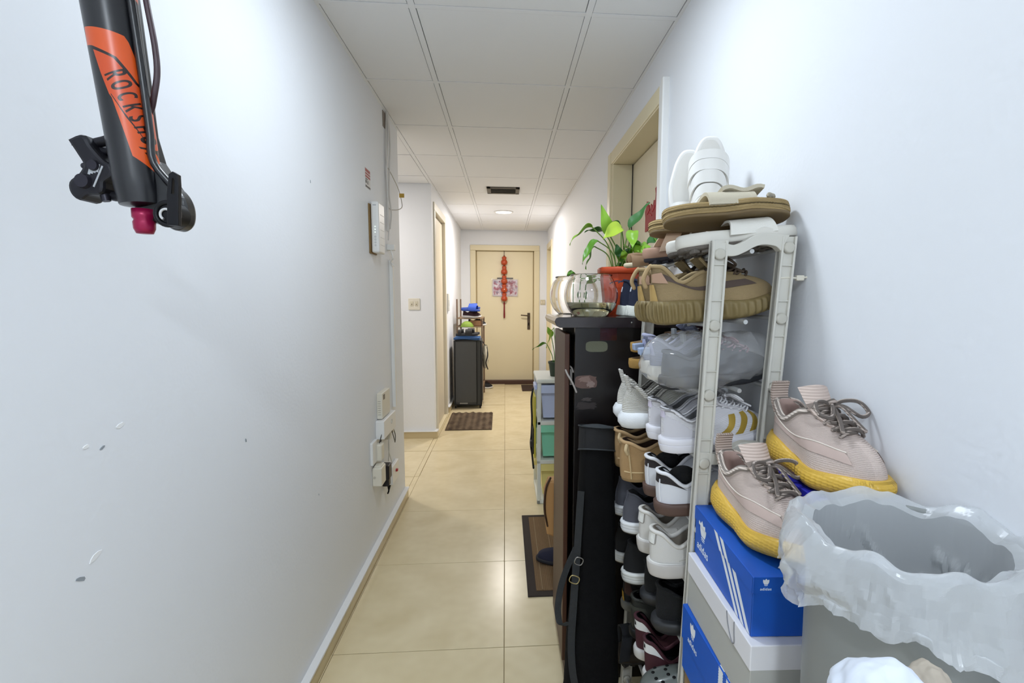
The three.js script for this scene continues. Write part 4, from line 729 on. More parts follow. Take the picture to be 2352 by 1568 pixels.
pair((l) => sneaker('running_shoe', l, { L: 0.25, W: 0.095, h0: 0.03, h1: 0.022, hh: 0.1, hd: 0.075, ht: 0.095, group: 'black running shoes with yellow heel', mSole: M(0x6b6a64, 0.6), mUp: mesher(0x141416), mIn: C.black, laces: 3, mLace: C.dark, extra: (o, s) => { mesh('yellow_heel', patch(s, [[2.9, 0.0], [3.6, 0.0], [3.5, 0.3], [2.98, 0.3]], 0.002), M(0xb58a26, 0.6), o); mesh('maroon_panel', patch(s, [[2.4, 0.2], [2.9, 0.3], [2.9, 0.8], [2.5, 0.8]], 0.0015), M(0x3a1c16, 0.6), o); } }), [{ label: 'black running shoe with yellow heel patch in the dark lower shelf', p: on(7, 0.325, -1.385) }]);
pair((l) => sneaker('ankle_boot', l, { L: 0.25, W: 0.1, h0: 0.026, h1: 0.02, hh: 0.115, hd: 0.108, ht: 0.115, x1: 0.5, group: 'dark ankle boots', category: 'boot', mSole: M(0x1a1a19, 0.6), mUp: M(0x34352f, 0.6, bump(tFine, 0.001)), mIn: C.black, laces: 4, mLace: C.dark, tongue: 0.01, extra: (o, s) => mesh('heel_strap', patch(s, [[2.2, 0.55], [4.08, 0.55], [4.08, 0.72], [2.2, 0.72]], 0.003, 24), M(0x3f4038, 0.6), o) }), [{ label: 'dark olive ankle boot in shadow above the maroon sneakers', p: on(7, 0.32, -1.265) }]);
pair((l) => sneaker('maroon_sneaker', l, {
  L: 0.255, W: 0.09, h0: 0.03, h1: 0.024, hh: 0.112, hd: 0.06, ht: 0.09, back: 0.004, group: 'maroon sneakers with white heels', mSole: M(0xc9c6c2, 0.6), mUp: M(0x4a2029, 0.7, bump(tCloth, 0.0006)), mIn: C.black, laces: 3, mLace: M(0x2a1a1e, 0.8),
  extra: (o, s) => { mesh('white_heel', patch(s, [[2.1, 0.56], [4.18, 0.56], [4.0, 0.99], [2.28, 0.99]], 0.0016, 24), leather(0xe2e2e0), o); mesh('heel_mark', patch(s, [[2.95, 0.72], [3.1, 0.7], [3.1, 0.86], [2.98, 0.84]], 0.0026, 4, 4), C.dark, o); },
}), [{ label: 'maroon sneaker with white heel panel, nearer one low in the rack', p: on(7, 0.312, -1.1) }, { label: 'maroon sneaker with white heel panel, farther one behind', p: on(7, 0.312, -1.185) }]);
{
  const o = thing('rubber_clog', 'worn grey green rubber clog with round toe beside the blue box', 'clog', [0, 0, 0]), s = last({ L: 0.25, W: 0.06 * 1.6, h0: 0.03, h1: 0.03, hh: 0.06, hd: 0.062, ht: 0.088, toe: 0.078, x1: 0.52, spring: 0.006, side: -0.002 });
  mesh('sole', soleGeo(s, { prof: [[-0.01, 0], [0.0, 0.1], [0.004, 0.5], [0.005, 0.9], [0.002, 1], [-0.006, 1]], rib: 0.0012, n: 40, nu: 200 }), M(0x5d563c, 0.5), o);
  mesh('upper', upperGeo(s), MP(0x5f6460, 0.3, { clearcoat: 0.2 }), o); mesh('lining', liningGeo(s), C.dark, o); mesh('rim', collarGeo(s, 0.004), M(0x5f6460, 0.35), o);
  const hs = []; for (const a of [-0.5, -0.2, 0.1, 0.4]) for (const v of [0.5, 0.7]) hs.push(new THREE.SphereGeometry(0.0045, 8, 6).scale(1, 0.35, 1).translate(...s.on(a, v, 0).toArray()));
  mesh('vent_hole', hs, C.dark, o);
  shoePos(o, [0.545, shelfY(7) + 0.0135, -1.035], 180, -0.1);
}
slide('hiking_sandal', 'dark hiking sandal with chunky straps deep in the lower rack', { L: 0.25, W: 0.095, h0: 0.03, h1: 0.025, mSole: M(0x3a3026, 0.8), mTread: M(0x2a2622, 0.8), mStrap: M(0x2f3136, 0.7, bump(tCloth, 0.002)), straps: [{ t: 0.08, w: 0.03, h: 0.075, lean: 0.02 }, { t: 0.32, w: 0.03, h: 0.08 }, { t: 0.66, w: 0.06, h: 0.055 }] });
shoePos(scene.getObjectByName('hiking_sandal'), on(8, 0.3, -1.36).map((v, i) => i === 1 ? v + 0.008 : v), 0, TILT);
pair((l) => sneaker('grey_shoe', l, { L: 0.25, W: 0.095, mSole: M(0x3c3c3a, 0.6), mUp: M(0x5a5b57, 0.8), mIn: C.dark, laces: 3, mLace: C.dark, group: 'grey shoes' }), [{ label: 'dull grey shoe lowest in the rack behind the black bag', p: on(9, 0.29, -1.3) }]);

// ---------- pink knit sneakers on the shoe boxes ----------
{
  const pinkKnit = M(0xdcc9bf, 0.9, bump(tKnit, 0.0016)), pale = M(0xe2d3c7, 0.85, bump(tRib, 0.001)), yellow = MP(0xdcb343, 0.38, { transmission: 0.12, thickness: 0.02, attenuationColor: new THREE.Color(0xd8a838), attenuationDistance: 0.02 });
  const [a, b] = pair((l) => sneaker('pink_sneaker', l, {
    L: 0.275, W: 0.108, h0: 0.05, h1: 0.03, spring: 0.012, hh: 0.12, hd: 0.095, ht: 0.125, toe: 0.07, back: 0.0, x1: 0.5, ow: 0.3, group: 'pink knit sneakers on the boxes',
    mSole: M(0xdfb548, 0.4, bump(tRib, 0.0004)), mUp: pinkKnit, mIn: M(0xb79c92, 0.9), mCollar: pale, collar: 0.006, tongue: 0.05, mTongue: M(0xd6c2b6, 0.9, bump(tRib, 0.0012)), laces: 5, laceR: 0.0034, mLace: M(0xb8a99f, 0.85, bump(tRib, 0.001)), bow: 1.25,
    sole: { prof: [[-0.012, 0], [0.0, 0.08], [0.008, 0.4], [0.007, 0.75], [0.001, 1], [-0.007, 1]], rib: 0.0009, n: 70, nu: 280, wave: 0.006 },
    extra: (o, s) => {
      for (const d of [1, -1]) mesh('side_stripe', patch(s, [[d * 2.5, 0.38], [d * 0.55, 0.2], [d * 0.6, 0.36], [d * 2.5, 0.6]], 0.0013, 30), M(0xc6b0a6, 0.75), o);
      for (const d of [1, -1]) mesh('stripe_edge', tube(Array.from({ length: 12 }, (_, i) => s.on(d * lerp(2.5, 0.58, i / 11), lerp(0.61, 0.37, i / 11), 0.0012)), 0.0013, 40, 6), M(0xe6dacd, 0.85), o);
      mesh('pull_tab', thick(10, 12, (u, v) => V3(0.012 - 0.012 * Math.sin(v * 2.6) - 0.002 * v, 0.095 + 0.058 * v, (u - 0.5) * 0.034), 0.006), M(0xd0bbae, 0.85, bump(tRib, 0.002)), o);
    },
  }), [{ label: 'pink beige knit sneaker with yellow sole on the blue lid, nearer to the aisle', p: [0.444, 0.8225, -0.975], r: -83, t: 0 }, { label: 'pink beige knit sneaker with yellow sole, set higher against the wall', p: [0.545, 0.9325, -0.955], r: -86, t: 0 }]);
}
// ---------- shoe boxes ----------
function trefoil(g, cx, cy, s, bg) { // three leaves with a striped foot, wordmark below
  g.save(); g.translate(cx, cy); g.scale(s, s); g.fillStyle = '#f1f4fa';
  for (const a of [-0.62, 0, 0.62]) { g.save(); g.rotate(a); g.beginPath(); g.moveTo(0, 0.42); g.bezierCurveTo(-0.42, 0.0, -0.3, -0.5, 0, -0.78); g.bezierCurveTo(0.3, -0.5, 0.42, 0.0, 0, 0.42); g.fill(); g.restore(); }
  g.fillStyle = bg; for (let i = 0; i < 3; i++) g.fillRect(-0.7, 0.1 + i * 0.13, 1.4, 0.05);
  g.fillRect(-0.8, 0.42, 1.6, 0.2); g.fillStyle = '#f1f4fa'; g.font = 'bold 0.44px sans-serif'; g.font = 'bold 44px sans-serif'; g.scale(0.0125, 0.0125); g.textAlign = 'center'; g.textBaseline = 'top'; g.fillText('adidas', 0, 40); g.restore();
}
const BLUE = '#125ac2';
function shoeBox(name, label, d) {
  const { c, w, h, l, turn, lid } = d, o = thing(name, label, 'shoe box', c, turn, d.group), m = M(d.color, 0.5), ml = M(d.lidColor || d.color, 0.5);
  mesh('box_body', box(-w / 2 + 0.002, w / 2 - 0.002, 0, h - 0.003, -l / 2 + 0.002, l / 2 - 0.002, 0.0015), m, o);
  mesh('lid', box(-w / 2, w / 2, h - lid, h, -l / 2, l / 2, 0.002), ml, o);
  const face = (n, cw, ch, draw, W, H, y0) => { const t = canvasTex(cw, ch, draw), p = mesh(n, keepUV(new THREE.PlaneGeometry(W, H)), M(0xffffff, 0.5, { map: t }), o); p.position.y = y0; return p; };
  d.prints?.(face, o, d);
  return o;
}
shoeBox('blue_shoe_box', 'blue shoe box with white stripes and leaf logo, topmost of the stack', {
  c: [0.483, 0.7195, -0.848], w: 0.19, h: 0.1, l: 0.278, turn: -0.05, lid: 0.028, color: 0x125ac2,
  prints: (face, o, d) => {
    const side = (sc, v0, v1) => (g, w, h) => { // part of the long side between two heights
      g.fillStyle = BLUE; g.fillRect(0, 0, w, h); const H = h / (v1 - v0); g.translate(0, -v0 * H);
      g.fillStyle = '#eef2f8'; for (const [a, b, t] of [[0.4, 0.78, 0], [0.5, 0.86, 0], [0.6, 0.94, 0.3]]) { g.beginPath(); const X = (q) => (a + (b - a) * q) * w; g.moveTo(X(t), t * H); g.lineTo(X(t) + 0.062 * w, t * H); g.lineTo(X(1) + 0.05 * w, H); g.lineTo(X(1), H); g.fill(); }
      trefoil(g, 0.17 * w, 0.44 * H, 0.38 * H, BLUE);
    };
    const a = face('lid_print', 1024, 106, side(1, 0, 0.28), 0.276, 0.0265, 0.0862); a.rotation.y = -Math.PI / 2; a.position.x = -0.0954;
    const b = face('side_print', 1024, 264, side(1, 0.28, 1), 0.272, 0.07, 0.036); b.rotation.y = -Math.PI / 2; b.position.x = -0.0934;
    const e = face('end_print', 700, 100, (g, w, h) => { g.fillStyle = BLUE; g.fillRect(0, 0, w, h); trefoil(g, w * 0.1, h * 0.38, 40, BLUE); }, 0.186, 0.0266, 0.0862); e.position.z = 0.1394;
  },
});
shoeBox('indigo_shoe_box', 'dark indigo shoe box standing on edge under the higher pink sneaker', {
  c: [0.549, 0.8205, -0.832], w: 0.104, h: 0.11, l: 0.27, turn: 0, lid: 0.03, color: 0x1d1f8a, lidColor: 0x2023a0,
  prints: (face, o, d) => { const a = face('side_print', 512, 140, (g, w, h) => { g.fillStyle = '#1d1f8a'; g.fillRect(0, 0, w, h); g.fillStyle = '#dfe4f4'; g.font = '26px sans-serif'; g.fillText('adidas.com/yeezy', w * 0.5, h * 0.62); g.fillRect(w * 0.88, h * 0.5, 22, 14); }, 0.262, 0.072, 0.04); a.rotation.y = -Math.PI / 2; a.position.x = -0.0505; },
});
shoeBox('white_shoe_box', 'white shoe box with shallow lid between the two blue boxes', {
  c: [0.478, 0.6035, -0.838], w: 0.2, h: 0.1155, l: 0.29, turn: -0.03, lid: 0.042, color: 0xb9b9b4, lidColor: 0xe9e8ec,  // body greyed: shading of the white box is put into its colour
  prints: (face, o) => { mesh('grey_loop_mark', tube([[-0.1003, 0.114, 0.055], [-0.1005, 0.096, 0.062], [-0.1005, 0.08, 0.075], [-0.1005, 0.076, 0.082], [-0.1005, 0.08, 0.088], [-0.1005, 0.1, 0.086], [-0.1003, 0.114, 0.085]], 0.0012, 40, 6), M(0x85858a, 0.6), o); },
});
shoeBox('large_blue_shoe_box', 'large blue shoe box with leaf logo at the bottom of the stack', {
  c: [0.482, 0.462, -0.842], w: 0.212, h: 0.1405, l: 0.296, turn: 0.0, lid: 0.075, color: 0x175cc4, lidColor: 0x125ac2,
  prints: (face, o) => {
    const a = face('lid_print', 1024, 252, (g, w, h) => { g.fillStyle = BLUE; g.fillRect(0, 0, w, h); trefoil(g, 0.2 * w, 0.4 * h, 0.4 * h, BLUE); g.fillStyle = '#eef2f8'; for (let i = 0; i < 3; i++) { const x = (0.62 + i * 0.105) * w; g.beginPath(); g.moveTo(x, 0); for (let y = 0; y <= h; y += 9) g.lineTo(x + 6 * (Math.floor(y / 9) % 2), y); g.lineTo(x + 0.06 * w, h); for (let y = h; y >= 0; y -= 9) g.lineTo(x + 0.06 * w + 6 * (Math.floor(y / 9) % 2), y); g.fill(); } }, 0.292, 0.072, 0.1035);
    a.rotation.y = -Math.PI / 2; a.position.x = -0.1064;
    const b = face('top_print', 256, 1024, (g, w, h) => { g.fillStyle = BLUE; g.fillRect(0, 0, w, h); g.fillStyle = '#eef2f8'; for (let i = 0; i < 3; i++) g.fillRect(0, (0.62 + i * 0.105) * h, w, 0.06 * h); }, 0.05, 0.292, 0.1409);
    b.rotation.x = -Math.PI / 2; b.position.x = -0.079;
  },
});
{
  const o = thing('storage_carton', 'plain brown carton carrying the stack of shoe boxes', 'carton', [0.482, 0, -0.842]);
  mesh('carton_body', box(-0.1, 0.1, 0, 0.46, -0.14, 0.14, 0.003), M(0x8d7350, 0.85), o);
  mesh('tape', box(-0.1004, 0.1004, 0.3, 0.35, -0.1404, 0.1404, 0.002), M(0xa68a5e, 0.4), o);
}
// ---------- waste bin with liner ----------
const BX = 0.485, BY = 0.962, BZ = -0.555, BR = 0.116;
{
  const o = thing('waste_bin', 'tall grey plastic waste bin lined with a white bag', 'bin', [BX, 0, BZ]);
  mesh('bin_body', lathe([[0, 0], [0.088, 0], [0.092, 0.01], [BR - 0.012, BY - 0.06], [BR - 0.003, BY - 0.012], [BR, BY - 0.008], [BR, BY - 0.002], [BR - 0.004, BY], [BR - 0.007, BY - 0.004], [BR - 0.014, BY - 0.06], [0.084, 0.02], [0, 0.016]], 72), M(0x8a8d8b, 0.42), o);
  mesh('base_ring', lathe([[0.088, 0], [0.094, 0.002], [0.0945, 0.03], [0.0915, 0.034]], 60), M(0x7d807e, 0.42), o);
}
{
  const o = thing('bin_liner', 'crumpled translucent white bin bag folded over the bin rim', 'bag', [BX, BY, BZ]);
  const DROP = [[0, 0.2], [0.1, 0.27], [0.17, 0.19], [0.25, 0.085], [0.36, 0.06], [0.44, 0.07], [0.5, 0.085], [0.56, 0.06], [0.75, 0.06], [0.9, 0.12], [1, 0.2]];
  const ridge = (x, y, z) => 1 - 2 * Math.abs(noise.noise(x, y, z));
  const f = (u, v) => {
    const a = u * Math.PI * 2, c = Math.cos(a), s = Math.sin(a), R = 2.2;
    const drop = tableAt(DROP, u);
    let r, y, amp;
    if (v < 0.4) { const k = v / 0.4; y = lerp(-0.16, 0.004, k); r = BR - 0.02 - 0.018 * (1 - k) + 0.012 * k; amp = 0.022 * (1 - 0.6 * k); }
    else if (v < 0.5) { const k = (v - 0.4) / 0.1; y = 0.004 + 0.008 * Math.sin(k * Math.PI); r = lerp(BR - 0.008, BR + 0.009, k); amp = 0.004; }
    else { const k = (v - 0.5) / 0.5; y = 0.004 - drop * Math.pow(k, 0.95); r = BR + 0.009 + 0.004 * k + 0.018 * Math.sin(Math.PI * Math.min(1, k * 1.3)) * sstep(0.4, 0.48, u) * sstep(0.58, 0.5, u) + 0.012 * k * sstep(0.0, 0.1, u) * sstep(0.3, 0.15, u); amp = 0.006 + 0.014 * k; }
    const tw = a + y * 4.5 + 0.4 * noise.noise(c * 2, s * 2, 7), ct = Math.cos(tw), sn = Math.sin(tw); const n = 0.75 * ridge(ct * 1.7 + 5, sn * 1.7, y * 6) + 0.45 * ridge(ct * 3.6, sn * 3.6 + 3, y * 15) + 0.3 * ridge(c * 7 + y * 12, s * 7, y * 24 + 4) + 0.14 * ridge(c * 15, s * 15 + y * 30, y * 20);
    r += amp * (n - 0.45); y += 0.016 * sstep(0.2, 0.42, v) * sstep(0.85, 0.5, v) * noise.noise(c * 2.3, s * 2.3, 9) + 0.004 * noise.noise(c * 5, s * 5, 9) + (v > 0.9 ? 0.012 * noise.noise(c * 5, s * 5, 2) + 0.003 * ridge(c * 11, s * 11, 2) : 0);
    if (v >= 0.4) r = Math.max(r, BR + (v < 0.5 ? -0.012 : 0.0035)); else r = Math.min(r, BR - 0.017);
    return V3(c * r, y, s * r);
  };
  mesh('bag_film', keepUV(toCreasedNormals(grid(260, 90, f, true), 0.55)), MP(0xf4f6f8, 0.27, { transmission: 0.6, thickness: 0, ior: 1.4 }), o);
}
// ---------- cloth bundles at the very front ----------
{
  const o = thing('low_stool', 'low white stool in front of the bin carrying folded cloths', 'stool', [0.35, 0, -0.35]);
  mesh('seat', box(-0.09, 0.09, 0.85, 0.872, -0.065, 0.09, 0.006), C.white, o);
  for (const sx of [-1, 1]) for (const z of [-0.05, 0.075]) mesh('leg', cyl(0.012, 0.012, 0.852, 12).translate(sx * 0.075, 0, z), C.white, o);
}
const lump = (name, label, p, r, c, sd) => { const g = new THREE.SphereGeometry(1, 64, 40), q = g.attributes.position; for (let i = 0; i < q.count; i++) { const d = V3().fromBufferAttribute(q, i), n = 1 + 0.16 * noise.noise(d.x * 1.6 + sd, d.y * 1.6, d.z * 1.6) + 0.06 * noise.noise(d.x * 4, d.y * 4 + sd, d.z * 4); q.setXYZ(i, d.x * n * r[0], Math.max(d.y * n * r[1], -r[1] * 0.72), d.z * n * r[2]); } g.computeVertexNormals(); return tag(mesh(name, g.translate(...p), M(c, 0.92)), label, 'cloth'); };
lump('white_cloth', 'crumpled pale blue white cloth just peeking over the bottom edge', [0.318, 0.9, -0.372], [0.043, 0.04, 0.038], 0xdfe5f0, 1);
lump('beige_cloth', 'small rolled beige cloth right of the white cloth bundle', [0.388, 0.888, -0.405], [0.02, 0.026, 0.018], 0xb4a99a, 6);

// ---------- cabinet ----------
const CT = 1.19, CN = -1.53, CF = -1.88;
{
  const o = thing('shoe_cabinet', 'tall dark glossy wooden cabinet with rounded top and peeled stickers on its side', 'cabinet');
  const w = MP(0x120c0c, 0.3, { clearcoat: 0.2, clearcoatRoughness: 0.25, bumpMap: tFine, bumpScale: 0.0001 }), top = MP(0x1f1315, 0.25, { clearcoat: 0.6, clearcoatRoughness: 0.15 });
  mesh('top_board', [extrude(shapeOf([[0.165, CT - 0.03], [0.155, CT - 0.024], [0.15, CT - 0.012], [0.154, CT - 0.003], [0.163, CT], [0.6, CT], [0.6, CT - 0.03]]), CN - CF + 0.02, 0.001).translate(0, 0, CF - 0.01)], top, o);
  mesh('side_panel', box(0.213, 0.6, 0, CT - 0.03, CN - 0.02, CN, 0.002), w, o);
  mesh('side_panel', box(0.213, 0.6, 0, CT - 0.03, CF, CF + 0.02, 0.002), w, o);
  mesh('back_panel', box(0.585, 0.6, 0.02, CT - 0.03, CF + 0.02, CN - 0.02), w, o);
  for (const y of [0.04, 0.32, 0.6, 0.88]) mesh('shelf', box(0.235, 0.585, y, y + 0.018, CF + 0.02, CN - 0.02), w, o);
  mesh('inner_divider', box(0.214, 0.226, 0.04, CT - 0.03, CF + 0.02, CN - 0.02), C.black, o);
  const d = mesh('door', box(0.183, 0.198, 0.065, CT - 0.05, CF + 0.03, CN - 0.006, 0.003), M(0x4a2c1e, 0.45), o);
  mesh('door_inner_face', box(0.1978, 0.1995, 0.067, CT - 0.052, CF + 0.032, CN - 0.008), C.black, d);
  mesh('hinge', [box(0.199, 0.214, CT - 0.1, CT - 0.06, CF + 0.06, CF + 0.08), box(0.199, 0.214, 0.12, 0.16, CF + 0.06, CF + 0.08), box(0.199, 0.214, 0.6, 0.64, CF + 0.06, CF + 0.08)], C.steel, d);
  mesh('plinth', box(0.195, 0.214, 0, 0.045, CF + 0.02, CN - 0.015, 0.002), M(0x5a4535, 0.6), o);
  let zl = 0; const blob = (n, x, y, w0, h0, c, k, rough = 0.8) => { const p = []; for (let i = 0; i < 22; i++) { const a = i / 22 * 6.2832, q = 1 + k * (rnd() - 0.5); p.push([Math.sign(Math.cos(a)) * Math.pow(Math.abs(Math.cos(a)), 0.55) * w0 * q, Math.sign(Math.sin(a)) * Math.pow(Math.abs(Math.sin(a)), 0.55) * h0 * q]); } mesh(n, extrude(shapeOf(p), 0.0006, 0.0002).translate(x, y, CN + (zl += 0.0004)), M(c, rough, bump(tFine, 0.001)), o); };
  blob('oval_sticker', 0.28, 1.101, 0.034, 0.0165, 0x6b6d5b, 0.02);
  blob('torn_label', 0.249, 0.992, 0.033, 0.02, 0x6d564f, 0.16); blob('torn_label', 0.245, 0.999, 0.018, 0.008, 0x8a736c, 0.6); blob('torn_label', 0.264, 0.985, 0.012, 0.008, 0x94807a, 0.6);
  blob('torn_label', 0.252, 0.917, 0.032, 0.01, 0x3b3433, 0.5); blob('torn_label', 0.25, 0.937, 0.014, 0.005, 0x4a4342, 0.7);
  mesh('red_tape', [box(0.29, 0.342, 1.12, 1.158, CN - 0.0005, CN + 0.0008)], MP(0x3a1419, 0.2, { clearcoat: 0.5 }), o);
  mesh('screw', new THREE.SphereGeometry(0.003, 8, 6).translate(0.385, CT - 0.015, CN + 0.012), C.steel, o);
}
tag(mesh('bag_handle', [tube([[0.219, 0.96, -1.528], [0.206, 0.99, -1.53], [0.19, 1.018, -1.535], [0.186, 1.032, -1.54], [0.192, 1.04, -1.545], [0.205, 1.034, -1.55], [0.211, 1.02, -1.55]], 0.003, 30), thick(6, 8, (u, v) => V3(lerp(0.192, 0.209, u) + 0.012 * v * 0, 1.028 - 0.05 * v, -1.555 - 0.0), 0.002)], M(0xa8a19c, 0.6)), 'pale looped handle sticking out of the open cabinet front', 'handle');
// ---------- black tube bag ----------
{
  const o = thing('tube_bag', 'long black tube bag leaning upright against the dark cabinet', 'bag');
  const fab = MP(0x0a0a0b, 0.85, { specularIntensity: 0.3, ...bump(tCloth, 0.0012) }), p0 = V3(0.205, 0, -1.14), p1 = V3(0.272, 0.872, -1.445), d = p1.clone().sub(p0).normalize(), sx = V3(1, 0, 0).addScaledVector(d, -d.x).normalize(), sz = sx.clone().cross(d).normalize();
  const at = (u, k, r) => p0.clone().lerp(p1, k).addScaledVector(sx, Math.cos(u) * r).addScaledVector(sz, Math.sin(u) * r * 0.85);
  const R = (k) => tableAt([[0, 0.066], [0.04, 0.078], [0.3, 0.072], [0.7, 0.056], [0.9, 0.05], [1, 0.051]], k);
  mesh('bag_body', [grid(64, 60, (u, v) => at(A2(u), v * 0.93, R(v * 0.93) + 0.0022 * noise.noise(u * 5, v * 16, 2) + 0.002 * noise.noise(Math.cos(A2(u)) * 2, v * 30, 5)), true), grid(40, 2, (u, v) => at(A2(u), 0.002, R(0) * v), true)], fab, o);
  mesh('bag_cap', [grid(64, 8, (u, v) => at(A2(u), 0.925 + v * 0.075 + (v > 0.99 ? -0.009 * Math.sin(A2(u)) : 0), R(1) + 0.004 + 0.001 * noise.noise(u * 6, v * 3, 1)), true), ], M(0x111113, 0.8, bump(tCloth, 0.001)), o);
  mesh('cap_top', grid(48, 6, (u, v) => at(A2(u), 1.0 - 0.009 * Math.sin(A2(u)) * v + 0.012 * (1 - v * v) - 0.004, (R(1) + 0.006) * v), true), M(0x3b4043, 0.75, bump(tCloth, 0.001)), o);
  mesh('piping', [tube(Array.from({ length: 24 }, (_, i) => at(i / 24 * 6.2832, 0.925, R(0.92) + 0.005)), 0.0022, 60, 6, true), tube(Array.from({ length: 24 }, (_, i) => at(i / 24 * 6.2832, 1.0 - 0.009 * Math.sin(i / 24 * 6.2832), R(1) + 0.006)), 0.002, 60, 6, true)], M(0x2f3336, 0.7), o);
  const strip = (pts, w) => { const c = curve(pts); return thick(30, 2, (u, v) => c.getPoint(u).add(V3((v - 0.5) * w, 0, (v - 0.5) * w * 0.4)), 0.002); };
  const st = mesh('shoulder_strap', [strip([at(2.4, 0.8, 0.066), at(2.4, 0.62, 0.074), at(2.4, 0.5, 0.08), at(2.4, 0.38, 0.084), at(2.25, 0.3, 0.084), at(2.0, 0.25, 0.082), at(1.8, 0.27, 0.08)], 0.018), strip([at(2.5, 0.64, 0.07), at(2.75, 0.58, 0.085), at(2.9, 0.52, 0.096), at(2.9, 0.46, 0.1), at(2.75, 0.43, 0.096), at(2.5, 0.44, 0.084)], 0.016)], M(0x1d1f20, 0.75, bump(tCloth, 0.001)), o);
  const ring = (p, w, h, m) => mesh('buckle', tube([[-w, -h, 0], [w, -h, 0], [w, h, 0], [-w, h, 0]], 0.0016, 40, 6, true).rotateZ(-0.4).translate(...p.toArray()), m, st);
  ring(at(2.35, 0.555, 0.086), 0.011, 0.008, C.brass); ring(at(2.25, 0.605, 0.08), 0.009, 0.008, C.steel);
}
// ---------- fish bowls ----------
function bowl(label, x, z, r, water, plant) {
  const o = thing('glass_bowl', label, 'bowl', [x, CT + 0.0005, z], 0, 'round glass bowls');
  const outer = [], inner = [], q = (a, rr0) => [Math.cos(a) * rr0, r * 0.78 + Math.sin(a) * rr0];
  for (let i = 0; i <= 22; i++) { const a = lerp(-1.02, 0.72, i / 22); outer.push(q(a, r)); inner.push(q(a, r - 0.003)); }
  const lip = [[outer[22][0] + 0.003, outer[22][1] + 0.006], [outer[22][0] - 0.001, outer[22][1] + 0.008]];
  mesh('glass', lathe([[0, 0], [outer[0][0], 0], ...outer, ...lip, ...inner.reverse(), [inner[22][0] - 0.006, 0.005], [0, 0.005]], 56), MP(0xffffff, 0.02, { transmission: 1, thickness: 0.003, ior: 1.45 }), o);
  const wl = 0.045, wp = []; for (let i = 0; i <= 14; i++) { const a = lerp(-0.98, Math.asin((wl - r * 0.78) / (r - 0.0034)), i / 14); wp.push(q(a, r - 0.0034)); }
  if (water) mesh('water', lathe([[0, 0.0056], ...wp, [0, wl]], 48), MP(0xffffff, 0.02, { transmission: 1, thickness: 0.05, ior: 1.33, attenuationColor: new THREE.Color(0xdbe6b8), attenuationDistance: 0.25 }), o);
  return o;
}
bowl('round glass bowl of greenish water, front one on the cabinet', 0.283, -1.665, 0.089, true);
bowl('round glass bowl behind the water bowl on the cabinet edge', 0.25, -1.835, 0.089, false);
// ---------- plants ----------
const leafM = [M(0x5c8f2c, 0.4), M(0x86b532, 0.4), M(0x3c7038, 0.38), M(0xa9c43a, 0.4)];
function leafGeo(len, w, base, dir, droop, roll = 0) { // leaf blade starting at base, growing along dir and drooping
  const d = dir.clone().normalize(), side = d.clone().cross(V3(0, 1, 0)).normalize(); if (side.lengthSq() < 0.1) side.set(1, 0, 0);
  const up = side.clone().cross(d).normalize(); side.applyAxisAngle(d, roll); up.applyAxisAngle(d, roll);
  return thick(14, 6, (u, v) => {
    const t = u, ww = w * Math.pow(Math.sin(Math.PI * Math.pow(t, 0.62)), 0.9) * (1 - 0.15 * t), s = (v - 0.5) * 2;
    return base.clone().addScaledVector(d, len * (t - 0.2 * droop * t * t)).addScaledVector(V3(0, -1, 0), len * droop * 0.55 * t * t).addScaledVector(side, s * ww / 2).addScaledVector(up, Math.abs(s) * ww * 0.16 + 0.004 * Math.sin(t * 9 + s));
  }, 0.0007);
}
